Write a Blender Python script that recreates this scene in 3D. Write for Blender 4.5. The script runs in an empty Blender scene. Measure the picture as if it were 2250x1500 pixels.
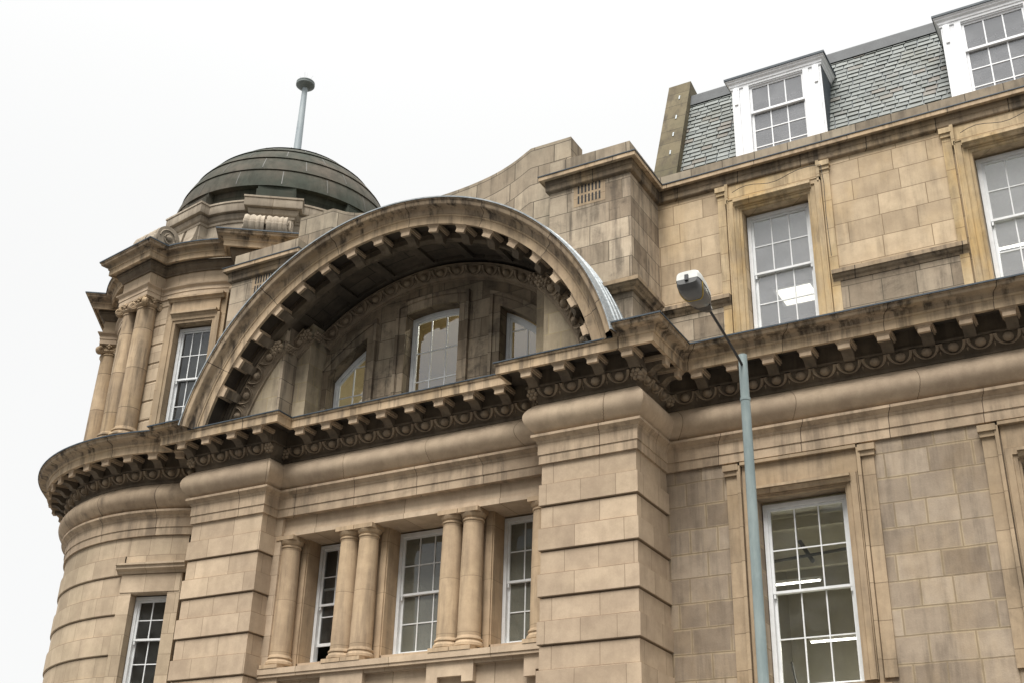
import bpy, math, random
from math import sin, cos, pi, radians as rad, sqrt, degrees as deg
random.seed(7)
SC = bpy.context.scene
COL = SC.collection

# ------------------------------------------------------------------ camera, sky, sun, exposure
cam_d = bpy.data.cameras.new("camera")
cam = bpy.data.objects.new("camera", cam_d); COL.objects.link(cam)
cam_d.sensor_width = 36.0
cam_d.lens = 36.0 * 2676.3 / 2250.0
cam_d.clip_start = 0.1; cam_d.clip_end = 3000
_a, _b, _c = rad(29.82671), rad(26.49083), rad(-1.68966)
import mathutils
from mathutils import Matrix, Vector
_R = Matrix.Rotation(_a, 3, 'Z') @ Matrix.Rotation(_b, 3, 'X') @ Matrix.Rotation(_c, 3, 'Y')
_B = Matrix(((1, 0, 0), (0, 0, -1), (0, 1, 0)))          # camera local (x right, y up, -z forward)
cam.matrix_world = Matrix.Translation((0, 0, 1.6)) @ (_R @ _B).to_4x4()
SC.camera = cam

SUN_EL, SUN_AZ = rad(62), rad(8)      # azimuth measured from -Y (street side) towards +X
world = bpy.data.worlds.new("World"); SC.world = world; world.use_nodes = True
wn, wl = world.node_tree.nodes, world.node_tree.links
wn.clear()
w_out = wn.new('ShaderNodeOutputWorld'); w_bg = wn.new('ShaderNodeBackground')
w_sky = wn.new('ShaderNodeTexSky'); w_sky.sky_type = 'NISHITA'; w_sky.sun_disc = False
w_sky.sun_elevation = SUN_EL; w_sky.sun_rotation = pi - SUN_AZ
w_hsv = wn.new('ShaderNodeHueSaturation'); w_hsv.inputs['Saturation'].default_value = 0.25
w_mix = wn.new('ShaderNodeMix'); w_mix.data_type = 'RGBA'; w_mix.inputs[0].default_value = 0.97
w_noise = wn.new('ShaderNodeTexNoise'); w_noise.inputs['Scale'].default_value = 1.6; w_noise.inputs['Detail'].default_value = 4
w_ramp = wn.new('ShaderNodeMapRange'); w_ramp.inputs[3].default_value = 0.97; w_ramp.inputs[4].default_value = 1.03
w_cloud = wn.new('ShaderNodeVectorMath'); w_cloud.operation = 'SCALE'; w_cloud.inputs[0].default_value = (5.50, 5.52, 5.50)
w_tc = wn.new('ShaderNodeTexCoord'); w_sep = wn.new('ShaderNodeSeparateXYZ'); wl.new(w_tc.outputs['Generated'], w_sep.inputs[0])
w_el = wn.new('ShaderNodeMapRange'); w_el.inputs[3].default_value = 1.0; w_el.inputs[4].default_value = 4.0; w_pw = wn.new('ShaderNodeMath'); w_pw.operation = 'POWER'; w_pw.inputs[1].default_value = 8.0; w_pw.use_clamp = True
w_ab = wn.new('ShaderNodeMath'); w_ab.operation = 'MAXIMUM'; w_ab.inputs[1].default_value = 0.0; wl.new(w_sep.outputs[2], w_ab.inputs[0]); wl.new(w_ab.outputs[0], w_pw.inputs[0]); wl.new(w_pw.outputs[0], w_el.inputs[0])   # overcast sky: brighter overhead than at the horizon
w_mm = wn.new('ShaderNodeMath'); w_mm.operation = 'MULTIPLY'; wl.new(w_el.outputs[0], w_mm.inputs[0])
wl.new(w_noise.outputs['Fac'], w_ramp.inputs[0]); wl.new(w_ramp.outputs[0], w_mm.inputs[1]); wl.new(w_mm.outputs[0], w_cloud.inputs['Scale'])
wl.new(w_sky.outputs[0], w_hsv.inputs['Color']); wl.new(w_hsv.outputs[0], w_mix.inputs[6]); wl.new(w_cloud.outputs[0], w_mix.inputs[7])
wl.new(w_mix.outputs[2], w_bg.inputs['Color']); w_bg.inputs['Strength'].default_value = 0.1
wl.new(w_bg.outputs[0], w_out.inputs['Surface'])

sun_d = bpy.data.lights.new("sun", 'SUN'); sun_d.energy = 3.3; sun_d.angle = rad(30); sun_d.color = (1.0, 0.97, 0.93)
sun = bpy.data.objects.new("sun", sun_d); COL.objects.link(sun)
_sd = Vector((sin(SUN_AZ) * cos(SUN_EL), -cos(SUN_AZ) * cos(SUN_EL), sin(SUN_EL)))
sun.rotation_euler = _sd.to_track_quat('Z', 'Y').to_euler(); sun.location = _sd * 60

SC.view_settings.view_transform = 'Standard'; SC.view_settings.look = 'None'
SC.view_settings.exposure = 0.80; SC.view_settings.gamma = 1.0
SC.cycles.max_bounces = 6; SC.cycles.diffuse_bounces = 4

# ------------------------------------------------------------------ materials
def nt(name):
    m = bpy.data.materials.new(name); m.use_nodes = True
    n, l = m.node_tree.nodes, m.node_tree.links
    return m, n, l, n['Principled BSDF']

def mixc(n, l, fac, a, b, blend='MIX'):
    x = n.new('ShaderNodeMix'); x.data_type = 'RGBA'; x.blend_type = blend
    for sock, v in ((x.inputs[0], fac), (x.inputs[6], a), (x.inputs[7], b)):
        if isinstance(v, (int, float)): sock.default_value = v
        elif isinstance(v, tuple): sock.default_value = (*v, 1) if len(v) == 3 else v
        else: l.new(v, sock)
    return x.outputs[2]

def rng(n, l, v, a, b, c=0.0, d=1.0, smooth=True):
    x = n.new('ShaderNodeMapRange'); l.new(v, x.inputs[0])
    if smooth: x.interpolation_type = 'SMOOTHSTEP'
    for i, k in enumerate((a, b, c, d)): x.inputs[i + 1].default_value = k
    return x.outputs[0]

def noise(n, l, vec, scale, detail=4, rough=.55, sc3=None, dist=0.0):
    if sc3:
        mp = n.new('ShaderNodeMapping'); mp.inputs['Scale'].default_value = sc3; l.new(vec, mp.inputs[0]); vec = mp.outputs[0]
    x = n.new('ShaderNodeTexNoise'); x.inputs['Scale'].default_value = scale; x.inputs['Detail'].default_value = detail
    x.inputs['Roughness'].default_value = rough; x.inputs['Distortion'].default_value = dist
    l.new(vec, x.inputs['Vector']); return x.outputs['Fac']

def mul(n, l, a, b, op='MULTIPLY'):
    x = n.new('ShaderNodeMath'); x.operation = op
    for i, v in enumerate((a, b)):
        if isinstance(v, (int, float)): x.inputs[i].default_value = v
        else: l.new(v, x.inputs[i])
    return x.outputs[0]

def stone(name, base, alt, brick=(0.85, 0.45), phase=0.0, joint=0.009, jointc=(.06, .045, .03), jfac=.75,
          var=.35, soot=.3, streak=.3, ochre=0.0, rough=.9, bump=.25, sootc=(.045, .037, .03), thr=0.0, squash=.72, halo=None):
    """weathered sandstone: ashlar joints from UV metres, blotches and soot from object-space position"""
    k = (1.18, 1.235, 1.27); base = tuple(a * b for a, b in zip(base, k)); alt = tuple(a * b for a, b in zip(alt, k))
    m, n, l, P = nt(name)
    geo = n.new('ShaderNodeNewGeometry').outputs['Position']
    col = mixc(n, l, rng(n, l, noise(n, l, geo, .55, 5, .6), .35, .65), base, alt)
    # grain
    g = noise(n, l, geo, 34, 5, .7)
    col = mixc(n, l, 1.0, col, mixc(n, l, g, (.86, .86, .86), (1.12, 1.12, 1.12)), 'MULTIPLY')
    g2 = noise(n, l, geo, 3.2, 4, .6)
    col = mixc(n, l, 1.0, col, mixc(n, l, rng(n, l, g2, .3, .7), (.9, .88, .86), (1.08, 1.07, 1.05)), 'MULTIPLY')
    h = mul(n, l, g, .35)
    if brick:
        uv = n.new('ShaderNodeUVMap').outputs[0]
        wob = n.new('ShaderNodeTexNoise'); wob.inputs['Scale'].default_value = 1.7; wob.inputs['Detail'].default_value = 2; l.new(geo, wob.inputs['Vector'])
        sub = n.new('ShaderNodeVectorMath'); sub.operation = 'SUBTRACT'; l.new(wob.outputs['Color'], sub.inputs[0]); sub.inputs[1].default_value = (.5, .5 , .5)
        sc = n.new('ShaderNodeVectorMath'); sc.operation = 'SCALE'; l.new(sub.outputs[0], sc.inputs[0]); sc.inputs['Scale'].default_value = .022
        ad = n.new('ShaderNodeVectorMath'); ad.operation = 'ADD'; l.new(uv, ad.inputs[0]); l.new(sc.outputs[0], ad.inputs[1])
        mp = n.new('ShaderNodeMapping'); mp.inputs['Location'].default_value = (.13, -phase, 0); l.new(ad.outputs[0], mp.inputs[0])
        b = n.new('ShaderNodeTexBrick'); l.new(mp.outputs[0], b.inputs['Vector'])
        b.inputs['Scale'].default_value = 1; b.inputs['Brick Width'].default_value = brick[0]; b.inputs['Row Height'].default_value = brick[1]
        b.inputs['Mortar Size'].default_value = joint; b.inputs['Mortar Smooth'].default_value = .25
        b.offset = .5; b.squash = squash; b.squash_frequency = 3
        b.inputs['Color1'].default_value = (0, 0, 0, 1); b.inputs['Color2'].default_value = (1, 1, 1, 1); b.inputs['Mortar'].default_value = (.5, .5, .5, 1)
        bw = n.new('ShaderNodeRGBToBW'); l.new(b.outputs['Color'], bw.inputs[0])
        lo = tuple(1 - var * k for k in (.85, .92, 1.0)); hi = tuple(1 + var * k for k in (.34, .32, .26))
        col = mixc(n, l, 1.0, col, mixc(n, l, bw.outputs[0], lo, hi), 'MULTIPLY')
        fac = b.outputs['Fac']
        if halo:                                     # worn, paler margins of each block
            b2 = n.new('ShaderNodeTexBrick'); l.new(mp.outputs[0], b2.inputs['Vector']); b2.offset = .5; b2.squash = squash; b2.squash_frequency = 3
            b2.inputs['Scale'].default_value = 1; b2.inputs['Brick Width'].default_value = brick[0]; b2.inputs['Row Height'].default_value = brick[1]
            b2.inputs['Mortar Size'].default_value = .045; b2.inputs['Mortar Smooth'].default_value = .8
            hf = mul(n, l, b2.outputs['Fac'], rng(n, l, noise(n, l, geo, 2.2, 4, .6), .35, .62, 0, .75)); col = mixc(n, l, hf, col, halo)
    # ochre stains (iron bleeding out of the stone)
    if ochre:
        oc = rng(n, l, noise(n, l, geo, 1.1, 4, .6, (1, 1, .55)), .45, .68, 0, ochre)
        col = mixc(n, l, oc, col, (.52, .34, .13))
    # rain streaks and soot
    st = noise(n, l, geo, 1.0, 5, .65, (5.5, 5.5, .55))
    bl = noise(n, l, geo, .9, 6, .68, None, .6)
    both = mul(n, l, rng(n, l, st, .42, .66, 0, streak), rng(n, l, bl, .36, .58, .22, 1.0))
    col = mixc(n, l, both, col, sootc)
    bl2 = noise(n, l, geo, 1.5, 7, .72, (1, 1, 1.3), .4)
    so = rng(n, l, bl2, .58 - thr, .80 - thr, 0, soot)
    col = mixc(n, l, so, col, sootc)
    if brick:
        col = mixc(n, l, mul(n, l, fac, jfac), col, jointc)
        h = mul(n, l, h, mul(n, l, fac, 1.6), 'SUBTRACT')
    l.new(col, P.inputs['Base Color']); P.inputs['Roughness'].default_value = rough
    P.inputs['Specular IOR Level'].default_value = .25
    bp = n.new('ShaderNodeBump'); bp.inputs['Strength'].default_value = bump; bp.inputs['Distance'].default_value = .02
    l.new(h, bp.inputs['Height']); l.new(bp.outputs[0], P.inputs['Normal'])
    return m

def plain(name, c, c2=None, rough=.6, scale=2.0, metal=0.0, bump=.1, spec=.4, sc3=None):
    m, n, l, P = nt(name)
    geo = n.new('ShaderNodeNewGeometry').outputs['Position']
    f = noise(n, l, geo, scale, 6, .65, sc3)
    l.new(mixc(n, l, rng(n, l, f, .32, .68), c, c2 or c), P.inputs['Base Color'])
    P.inputs['Roughness'].default_value = rough; P.inputs['Metallic'].default_value = metal; P.inputs['Specular IOR Level'].default_value = spec
    bp = n.new('ShaderNodeBump'); bp.inputs['Strength'].default_value = bump; bp.inputs['Distance'].default_value = .01
    l.new(noise(n, l, geo, 22, 4), bp.inputs['Height']); l.new(bp.outputs[0], P.inputs['Normal'])
    return m

def glow(name, c, s):
    m, n, l, P = nt(name)
    P.inputs['Base Color'].default_value = (*c, 1); P.inputs['Emission Color'].default_value = (*c, 1); P.inputs['Emission Strength'].default_value = s
    return m

def glass(name, ior=1.75, tint=(.92, .95, .93), film=(.02, .14), fcol=(.35, .36, .35)):
    m, n, l, P = nt(name); n.remove(P)
    out = n['Material Output']
    fr = n.new('ShaderNodeFresnel'); fr.inputs[0].default_value = ior
    tr = n.new('ShaderNodeBsdfTransparent'); tr.inputs[0].default_value = (*tint, 1)
    gl = n.new('ShaderNodeBsdfGlossy'); gl.inputs['Roughness'].default_value = .02; gl.inputs['Color'].default_value = (.95, .97, 1, 1)
    geo = n.new('ShaderNodeNewGeometry').outputs['Position']
    bp = n.new('ShaderNodeBump'); bp.inputs['Strength'].default_value = .12; bp.inputs['Distance'].default_value = .02
    l.new(noise(n, l, geo, 1.6, 2), bp.inputs['Height']); l.new(bp.outputs[0], gl.inputs['Normal'])
    # diffuse film: grime, plus sky brightness painted into the upper panes
    df = n.new('ShaderNodeBsdfDiffuse'); df.inputs[0].default_value = (*fcol, 1)
    gr = rng(n, l, noise(n, l, geo, 2.5, 6, .7), .35, .8, *film)
    m1 = n.new('ShaderNodeMixShader'); l.new(gr, m1.inputs[0]); l.new(tr.outputs[0], m1.inputs[1]); l.new(df.outputs[0], m1.inputs[2])
    mx = n.new('ShaderNodeMixShader'); l.new(fr.outputs[0], mx.inputs[0]); l.new(m1.outputs[0], mx.inputs[1]); l.new(gl.outputs[0], mx.inputs[2])
    l.new(mx.outputs[0], out.inputs['Surface']); return m

BASE, ALT = (.42, .32, .225), (.37, .28, .20)
M = dict(
    blackstone=stone('near_black_stone', (.085, .066, .048), (.05, .04, .031), None, soot=.6, streak=.3, sootc=(.02, .018, .016)),  # near-black stone for the soffit recesses
    pier=stone('sandstone_ashlar_clean', BASE, ALT, (.92, .4175), .02, .007, (.13, .09, .055), .6, .20, .10, .08),
    tower=stone('sandstone_tower_drum', (.42, .322, .228), (.36, .28, .195), (.72, .436), 0, .006, (.13, .09, .055), .6, .20, .12, .12),
    bay=stone('sandstone_bay', BASE, ALT, (2.2, 50), 25, .008, (.12, .085, .05), .7, .16, .10, .12),
    mould=stone('sandstone_moulding', (.40, .30, .208), (.34, .255, .178), (1.55, 50), 25, .009, (.07, .05, .035), .8, .24, .30, .45),
    corona=stone('sandstone_corona', (.42, .31, .205), (.35, .26, .17), (1.9, 50), 25, .008, (.05, .04, .03), .85, .22, .40, .65, .12),
    cyma=stone('sandstone_cyma_weathered', (.36, .27, .185), (.27, .205, .14), (1.9, 50), 25, .010, (.04, .03, .025), .9, .25, .70, .95, .15, thr=.05),
    cymadark=stone('sandstone_blackened_bed', (.24, .18, .12), (.13, .10, .07), (1.3, 50), 25, .010, (.03, .025, .02), .9, .35, .8, .8, .15, thr=.08),
    darkstone=stone('sandstone_dark', (.15, .115, .08), (.10, .078, .056), None, soot=.6, streak=.5, thr=.05),  # darker stone for bed bands and bracket bodies
    carved=stone('sandstone_carved', (.27, .205, .14), (.20, .15, .105), None, soot=.5, streak=.4, thr=.03),
    modil=stone('sandstone_modillion', (.42, .315, .215), (.36, .265, .18), None, soot=.45, streak=.3),
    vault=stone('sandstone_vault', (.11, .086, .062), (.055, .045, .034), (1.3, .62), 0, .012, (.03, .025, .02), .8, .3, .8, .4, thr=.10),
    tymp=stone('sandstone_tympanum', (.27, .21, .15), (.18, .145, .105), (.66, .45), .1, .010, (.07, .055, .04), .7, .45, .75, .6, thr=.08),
    tympside=stone('sandstone_arch_pier', (.36, .29, .20), (.29, .235, .17), (.9, .45), .1, .010, (.34, .27, .14), .6, .3, .35, .4),
    attic=stone('sandstone_attic', (.37, .295, .22), (.30, .245, .185), (.84, .452), .0, .009, (.06, .05, .035), .75, .48, .62, .6, thr=.07),
    ramp=stone('sandstone_ramp', (.31, .25, .185), (.24, .20, .15), (.95, .44), .1, .010, (.05, .04, .03), .85, .35, .35, .45),
    wingup=stone('sandstone_wing_upper', (.45, .345, .235), (.40, .305, .205), (.88, .452), .0, .008, (.14, .095, .05), .75, .28, .30, .28, .18),
    winglo=stone('sandstone_wing_lower', (.31, .245, .185), (.265, .21, .16), (.72, .445), .0, .013, (.20, .15, .09), .6, .38, .30, .35, .10, bump=.5, halo=(.42, .335, .22)),
    surup=stone('sandstone_ochre_surround', (.46, .35, .225), (.44, .325, .185), (30, .62), .3, .008, (.16, .10, .05), .7, .2, .40, .45, .60),
    surlo=stone('sandstone_surround', (.36, .265, .175), (.30, .225, .15), (30, .62), .3, .008, (.14, .10, .06), .7, .2, .25, .35, .08),
    column=stone('sandstone_column', (.40, .29, .185), (.36, .26, .17), (50, 1.05), .5, .006, (.14, .10, .06), .6, .10, .10, .35),
    coltower=stone('sandstone_tower_column', (.39, .285, .185), (.31, .23, .155), (50, 1.05), .25, .009, (.10, .07, .045), .8, .22, .30, .6, .15),
    pale=stone('sandstone_pale_drum', (.33, .275, .215), (.28, .23, .175), (1.1, .42), 0, .007, (.16, .12, .08), .7, .2, .20, .3),
    dome=stone('dome_stone', (.070, .057, .043), (.032, .036, .027), None, soot=.55, streak=.55, sootc=(.018, .020, .013), thr=.06),
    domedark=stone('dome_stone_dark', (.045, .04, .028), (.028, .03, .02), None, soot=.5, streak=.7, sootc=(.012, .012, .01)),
    party=stone('party_wall_stone', (.13, .105, .065), (.085, .075, .045), (5, .62), 0, .010, (.03, .025, .02), .8, .2, .5, .6),
    ridge=plain('grey_ridge_lead', (.075, .08, .082), (.055, .058, .06), .7, 2, 0, .2),
    lead=plain('dark_lead_sheet', (.03, .042, .055), (.055, .07, .082), .55, 3, 0, .2),
    leadlight=plain('pale_lead_sheet', (.36, .38, .385), (.20, .225, .235), .5, 5, .25, .3, sc3=(1, 3, 6)),
    white=plain('white_window_paint', (.70, .71, .71), (.62, .63, .62), .5, 6),
    whited=plain('white_dormer_paint', (.78, .79, .80), (.72, .73, .74), .5, 3),
    ochre=plain('ochre_room_paint', (.56, .47, .29), (.50, .42, .26), .9, .6),
    room=plain('cream_room_paint', (.43, .41, .35), (.37, .355, .30), .9, .6),
    roomw=plain('pale_room_paint', (.60, .60, .59), (.54, .54, .53), .9, .6),
    roomd=plain('dim_room_paint', (.22, .225, .19), (.15, .155, .135), .9, .6),
    beam=plain('dark_steel', (.05, .055, .05), (.03, .03, .03), .6),
    pole=plain('pale_blue_pole_paint', (.29, .345, .335), (.19, .24, .24), .5, 5, 0, .2, sc3=(1, 1, .25)),
    flag=plain('flagpole_paint', (.33, .37, .38), (.25, .29, .31), .5, 4, sc3=(1, 1, .3)),
    black=plain('black_metal', (.02, .022, .025), (.035, .035, .035), .45),
    iron=plain('grey_metal', (.22, .25, .24), (.14, .16, .155), .5),
    lampw=plain('pale_lamp_canopy', (.62, .63, .60), (.50, .50, .46), .45, 8),
    pointing=plain('lime_pointing', (.10, .095, .08), (.05, .048, .04)),
    spike=plain('thin_wire', (.3, .3, .3)),
    void=plain('dark_void', (.008, .008, .008)),
    tube=glow('lamp_tube', (1, .97, .88), 4), panel=glow('lamp_panel', (1, .95, .82), 1.1),
    glassdust=glass('dusty_window_glass', 1.6, film=(.45, .65), fcol=(.24, .24, .195)), glass=glass('window_glass', 1.7), glassarch=glass('window_glass_arch', 2.5, film=(.05, .12), fcol=(.5, .45, .36)), glassup=glass('window_glass_upper', 2.3, film=(.26, .40), fcol=(.50, .50, .51)),
    ground=plain('asphalt', (.055, .055, .055), (.075, .072, .07), .9, 3), pave=plain('paving', (.22, .21, .20), (.17, .165, .155), .9, 2),
    opp=stone('sandstone_opposite', (.24, .19, .14), (.18, .145, .105), (.9, .4), 0, .01, (.05, .04, .03), .7, .3, .4, .4),
)
def bowl_mat():
    m, n, l, P = nt('smoky_plastic_bowl'); P.inputs['Base Color'].default_value = (.13, .13, .125, 1); P.inputs['Roughness'].default_value = .22
    P.inputs['Specular IOR Level'].default_value = .5; return m
M['bowl'] = bowl_mat()
M['yellow'] = plain('yellow_gasket', (.5, .34, .05))
# slates: each slate has its own tone through its UV island
def slate_mat():
    m, n, l, P = nt('green_grey_slate')
    uv = n.new('ShaderNodeUVMap').outputs[0]; sp = n.new('ShaderNodeSeparateXYZ'); l.new(uv, sp.inputs[0])
    geo = n.new('ShaderNodeNewGeometry').outputs['Position']
    col = mixc(n, l, sp.outputs[0], (.092, .104, .095), (.17, .184, .170))
    cr = rng(n, l, sp.outputs[1], .88, .93, 0, .85); col = mixc(n, l, cr, col, (.12, .10, .075))
    moss = rng(n, l, noise(n, l, geo, 1.3, 5, .65), .50, .72, 0, .7); col = mixc(n, l, moss, col, (.09, .092, .07))
    g = noise(n, l, geo, 9, 6, .7); col = mixc(n, l, 1.0, col, mixc(n, l, g, (.6, .6, .6), (1.35, 1.35, 1.35)), 'MULTIPLY')
    l.new(col, P.inputs['Base Color']); P.inputs['Roughness'].default_value = .6
    bp = n.new('ShaderNodeBump'); bp.inputs['Strength'].default_value = .4; bp.inputs['Distance'].default_value = .01
    l.new(g, bp.inputs['Height']); l.new(bp.outputs[0], P.inputs['Normal']); return m
M['slate'] = slate_mat()

# ------------------------------------------------------------------ mesh helpers
class MB:
    """collects faces with UVs in metres and links them as one mesh object"""
    def __init__(s): s.v, s.f, s.uv, s.marks = [], [], [], []
    def use(s, mat): s.marks.append((len(s.f), mat))
    def face(s, pts, uvs=None):
        k = len(s.v); s.v += [tuple(p) for p in pts]; s.f.append(tuple(range(k, k + len(pts))))
        s.uv += uvs if uvs else [(p[0] + p[1] * .3, p[2]) for p in pts]
    def grid(s, rows, uvs=None, flip=False):
        """rows[i][j] -> shared-vertex grid (keeps smooth shading)"""
        k = len(s.v); nj = len(rows[0])
        for r in rows: s.v += [tuple(p) for p in r]
        for i in range(len(rows) - 1):
            for j in range(nj - 1):
                q = [(i, j), (i, j + 1), (i + 1, j + 1), (i + 1, j)]
                if flip: q.reverse()
                s.f.append(tuple(k + a * nj + b for a, b in q))
                s.uv += [uvs[a][b] if uvs else (rows[a][b][0] + rows[a][b][1] * .3, rows[a][b][2]) for a, b in q]
    def box(s, x0, x1, y0, y1, z0, z1, F=None, bev=0.0):
        F = F or (lambda x, y, z: (x, y, z))
        P = lambda x, y, z: F(x, y, z)
        for q, uv in (
            ([(x0, y0, z0), (x1, y0, z0), (x1, y0, z1), (x0, y0, z1)], lambda x, y, z: (x, z)),
            ([(x1, y1, z0), (x0, y1, z0), (x0, y1, z1), (x1, y1, z1)], lambda x, y, z: (x, z)),
            ([(x0, y1, z0), (x0, y0, z0), (x0, y0, z1), (x0, y1, z1)], lambda x, y, z: (y, z)),
            ([(x1, y0, z0), (x1, y1, z0), (x1, y1, z1), (x1, y0, z1)], lambda x, y, z: (y, z)),
            ([(x0, y0, z1), (x1, y0, z1), (x1, y1, z1), (x0, y1, z1)], lambda x, y, z: (x, y)),
            ([(x0, y1, z0), (x1, y1, z0), (x1, y0, z0), (x0, y0, z0)], lambda x, y, z: (x, y))):
            s.face([P(*p) for p in q], [uv(*p) for p in q])
    def prism(s, poly, a0, a1, F):
        """poly in (p,q); extruded a0..a1; F(a,p,q)->xyz"""
        n = len(poly)
        s.face([F(a0, *p) for p in poly][::-1]); s.face([F(a1, *p) for p in poly])
        for i in range(n):
            p, q = poly[i], poly[(i + 1) % n]
            s.face([F(a0, *p), F(a0, *q), F(a1, *q), F(a1, *p)])
    def tube(s, pts, r, seg=8, cap=True):
        rows = []
        for i, p in enumerate(pts):
            p = Vector(p); d = (Vector(pts[min(i + 1, len(pts) - 1)]) - Vector(pts[max(i - 1, 0)])).normalized()
            u = d.cross(Vector((0, 0, 1)));
            if u.length < .05: u = d.cross(Vector((0, 1, 0)))
            u.normalize(); w = u.cross(d); rr = r[i] if isinstance(r, (list, tuple)) else r
            rows.append([p + (u * cos(t) + w * sin(t)) * rr for t in [2 * pi * k / seg for k in range(seg + 1)]])
        s.grid(rows)
        if cap: s.face(rows[0][:-1]); s.face(rows[-1][:-1][::-1])
    def lathe(s, prof, cx, cy, seg=32, a0=0, a1=2 * pi, uvr=None):
        rows, uvs = [], []
        for k in range(seg + 1):
            t = a0 + (a1 - a0) * k / seg
            rows.append([(cx + r * sin(t), cy - r * cos(t), z) for r, z in prof])
            uvs.append([(t * (uvr or max(p[0] for p in prof)), z) for r, z in prof])
        s.grid(rows, uvs, flip=True)
    def sweep(s, prof, path, F=None, closed=False, cap0=False, cap1=False, u0=0.0):
        """prof [(offset,height)] along a 2-D path; offset goes to the left of travel; mitred corners"""
        F = F or (lambda a, b, h: (a, b, h)); n = len(path); dirs = []
        for i in range(n if closed else n - 1):
            a, b = path[i], path[(i + 1) % n]; L = math.hypot(b[0] - a[0], b[1] - a[1]); dirs.append(((b[0] - a[0]) / L, (b[1] - a[1]) / L, L))
        rows, uvs, u = [], [], u0
        idx = list(range(n)) + ([0] if closed else [])
        for q, i in enumerate(idx):
            d0 = dirs[(q - 1) % len(dirs)] if (q > 0 or closed) else dirs[0]
            d1 = dirs[q % len(dirs)] if (q < n - 1 or closed) else dirs[-1]
            n0, n1 = (-d0[1], d0[0]), (-d1[1], d1[0]); k = 1 + n0[0] * n1[0] + n0[1] * n1[1]
            mx, my = ((n0[0] + n1[0]) / k, (n0[1] + n1[1]) / k)
            p = path[i]
            rows.append([F(p[0] + mx * o, p[1] + my * o, h) for o, h in prof])
            uvs.append([(u, h) for o, h in prof])
            if q < len(dirs): u += dirs[q][2]
        s.grid(rows, uvs)
        if cap0: s.face(rows[0])
        if cap1: s.face(rows[-1][::-1])
    def arc(s, prof, cx, cz, Y, t0, t1, seg, rows_only=False):
        """prof [(offset towards street, radius)] swept over angle t in the XZ plane"""
        rows, uvs = [], []
        for k in range(seg + 1):
            t = t0 + (t1 - t0) * k / seg
            rows.append([(cx + r * cos(t), Y - o, cz + r * sin(t)) for o, r in prof]); uvs.append([(t * 5.0, r) for o, r in prof])
        s.grid(rows, uvs)
        return rows
    def build(s, name, mat, parent=None, smooth=40, label=None, loc=None):
        me = bpy.data.meshes.new(name)
        if loc is None:
            n = max(1, len(s.v)); loc = Vector((sum(v[0] for v in s.v) / n, sum(v[1] for v in s.v) / n, min(v[2] for v in s.v)))
            off = loc; vs = [(v[0] - off[0], v[1] - off[1], v[2] - off[2]) for v in s.v]
            wl_ = Vector(loc) - world_of(parent)
        else:
            vs = s.v; wl_ = Vector(loc)
        me.from_pydata(vs, [], s.f); uvl = me.uv_layers.new(name='UVMap')
        flat = [c for uv in s.uv for c in uv[:2]]
        uvl.data.foreach_set('uv', flat)
        me.materials.append(mat)
        if s.marks:
            mi = [0] * len(s.f)
            for q, (k0, mm) in enumerate(s.marks):
                me.materials.append(mm); k1 = s.marks[q + 1][0] if q + 1 < len(s.marks) else len(s.f)
                for z in range(k0, k1): mi[z] = q + 1
            me.polygons.foreach_set('material_index', mi)
        if smooth:
            me.polygons.foreach_set('use_smooth', [True] * len(me.polygons)); me.set_sharp_from_angle(angle=rad(smooth))
        me.update()
        o = bpy.data.objects.new(name, me); COL.objects.link(o); o.parent = parent; o.location = wl_
        if label: o['label'] = label
        return o

def world_of(o):
    v = Vector((0, 0, 0))
    while o is not None: v = v + o.location; o = o.parent
    return v

def tag(o, label=None, cat=None, group=None, kind=None):
    if label: o['label'] = label
    if cat: o['category'] = cat
    if group: o['group'] = group
    if kind: o['kind'] = kind
    return o

def empty(name, loc, label, cat, group=None):
    o = bpy.data.objects.new(name, None); o.empty_display_size = .3; COL.objects.link(o); o.location = loc
    return tag(o, label, cat, group)

def copy_tree(o, parent, loc, rot=None):
    c = o.copy(); COL.objects.link(c); c.parent = parent; c.location = loc
    if rot is not None: c.rotation_euler = rot
    for ch in [k for k in o.children]:
        g = ch.copy(); COL.objects.link(g); g.parent = c
    return c

def frame(ox, oy, phi=0.0):
    """local facade frame: a along the wall, h out of the wall, z up; phi in degrees from the street direction"""
    t = (cos(rad(phi)), sin(rad(phi))); n = (sin(rad(phi)), -cos(rad(phi)))
    return lambda a, h, z: (ox + t[0] * a + n[0] * h, oy + t[1] * a + n[1] * h, z)

# ------------------------------------------------------------------ setting
g = MB(); g.box(-600, 600, -600, 600, -.5, 0); tag(g.build('ground', M['ground'], None, 0), kind='structure')
g = MB(); g.box(-60, 60, 11.6, 40, 0.0, .13); tag(g.build('pavement', M['pave'], None, 0), kind='structure')

# ------------------------------------------------------------------ the building
BLD = empty('stone_building', (-8, 20, .13), 'long sandstone office building with a great open arch, rusticated piers, slate mansard and white dormers', 'building')
TWR = empty('corner_tower', (-20.8, 22.97, .13), 'round sandstone corner tower with paired columns, dark dome and flagpole', 'tower')

WY, PY, BY = 20.0, 18.6, 19.05          # wing wall, pier front, bay wall
XR = -8.07                               # inner corner pier / wing
P1, P2 = (-9.95, -8.07), (-18.44, -16.52)
CX, CZ = -13.24, 10.4                    # arch centre
WEND = 5.2
main_path = [(WEND, WY), (XR, WY), (XR, PY), (P1[0], PY), (P1[0], BY), (P2[1], BY), (P2[1], PY), (P2[0], PY), (P2[0], 20.2)]

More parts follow.
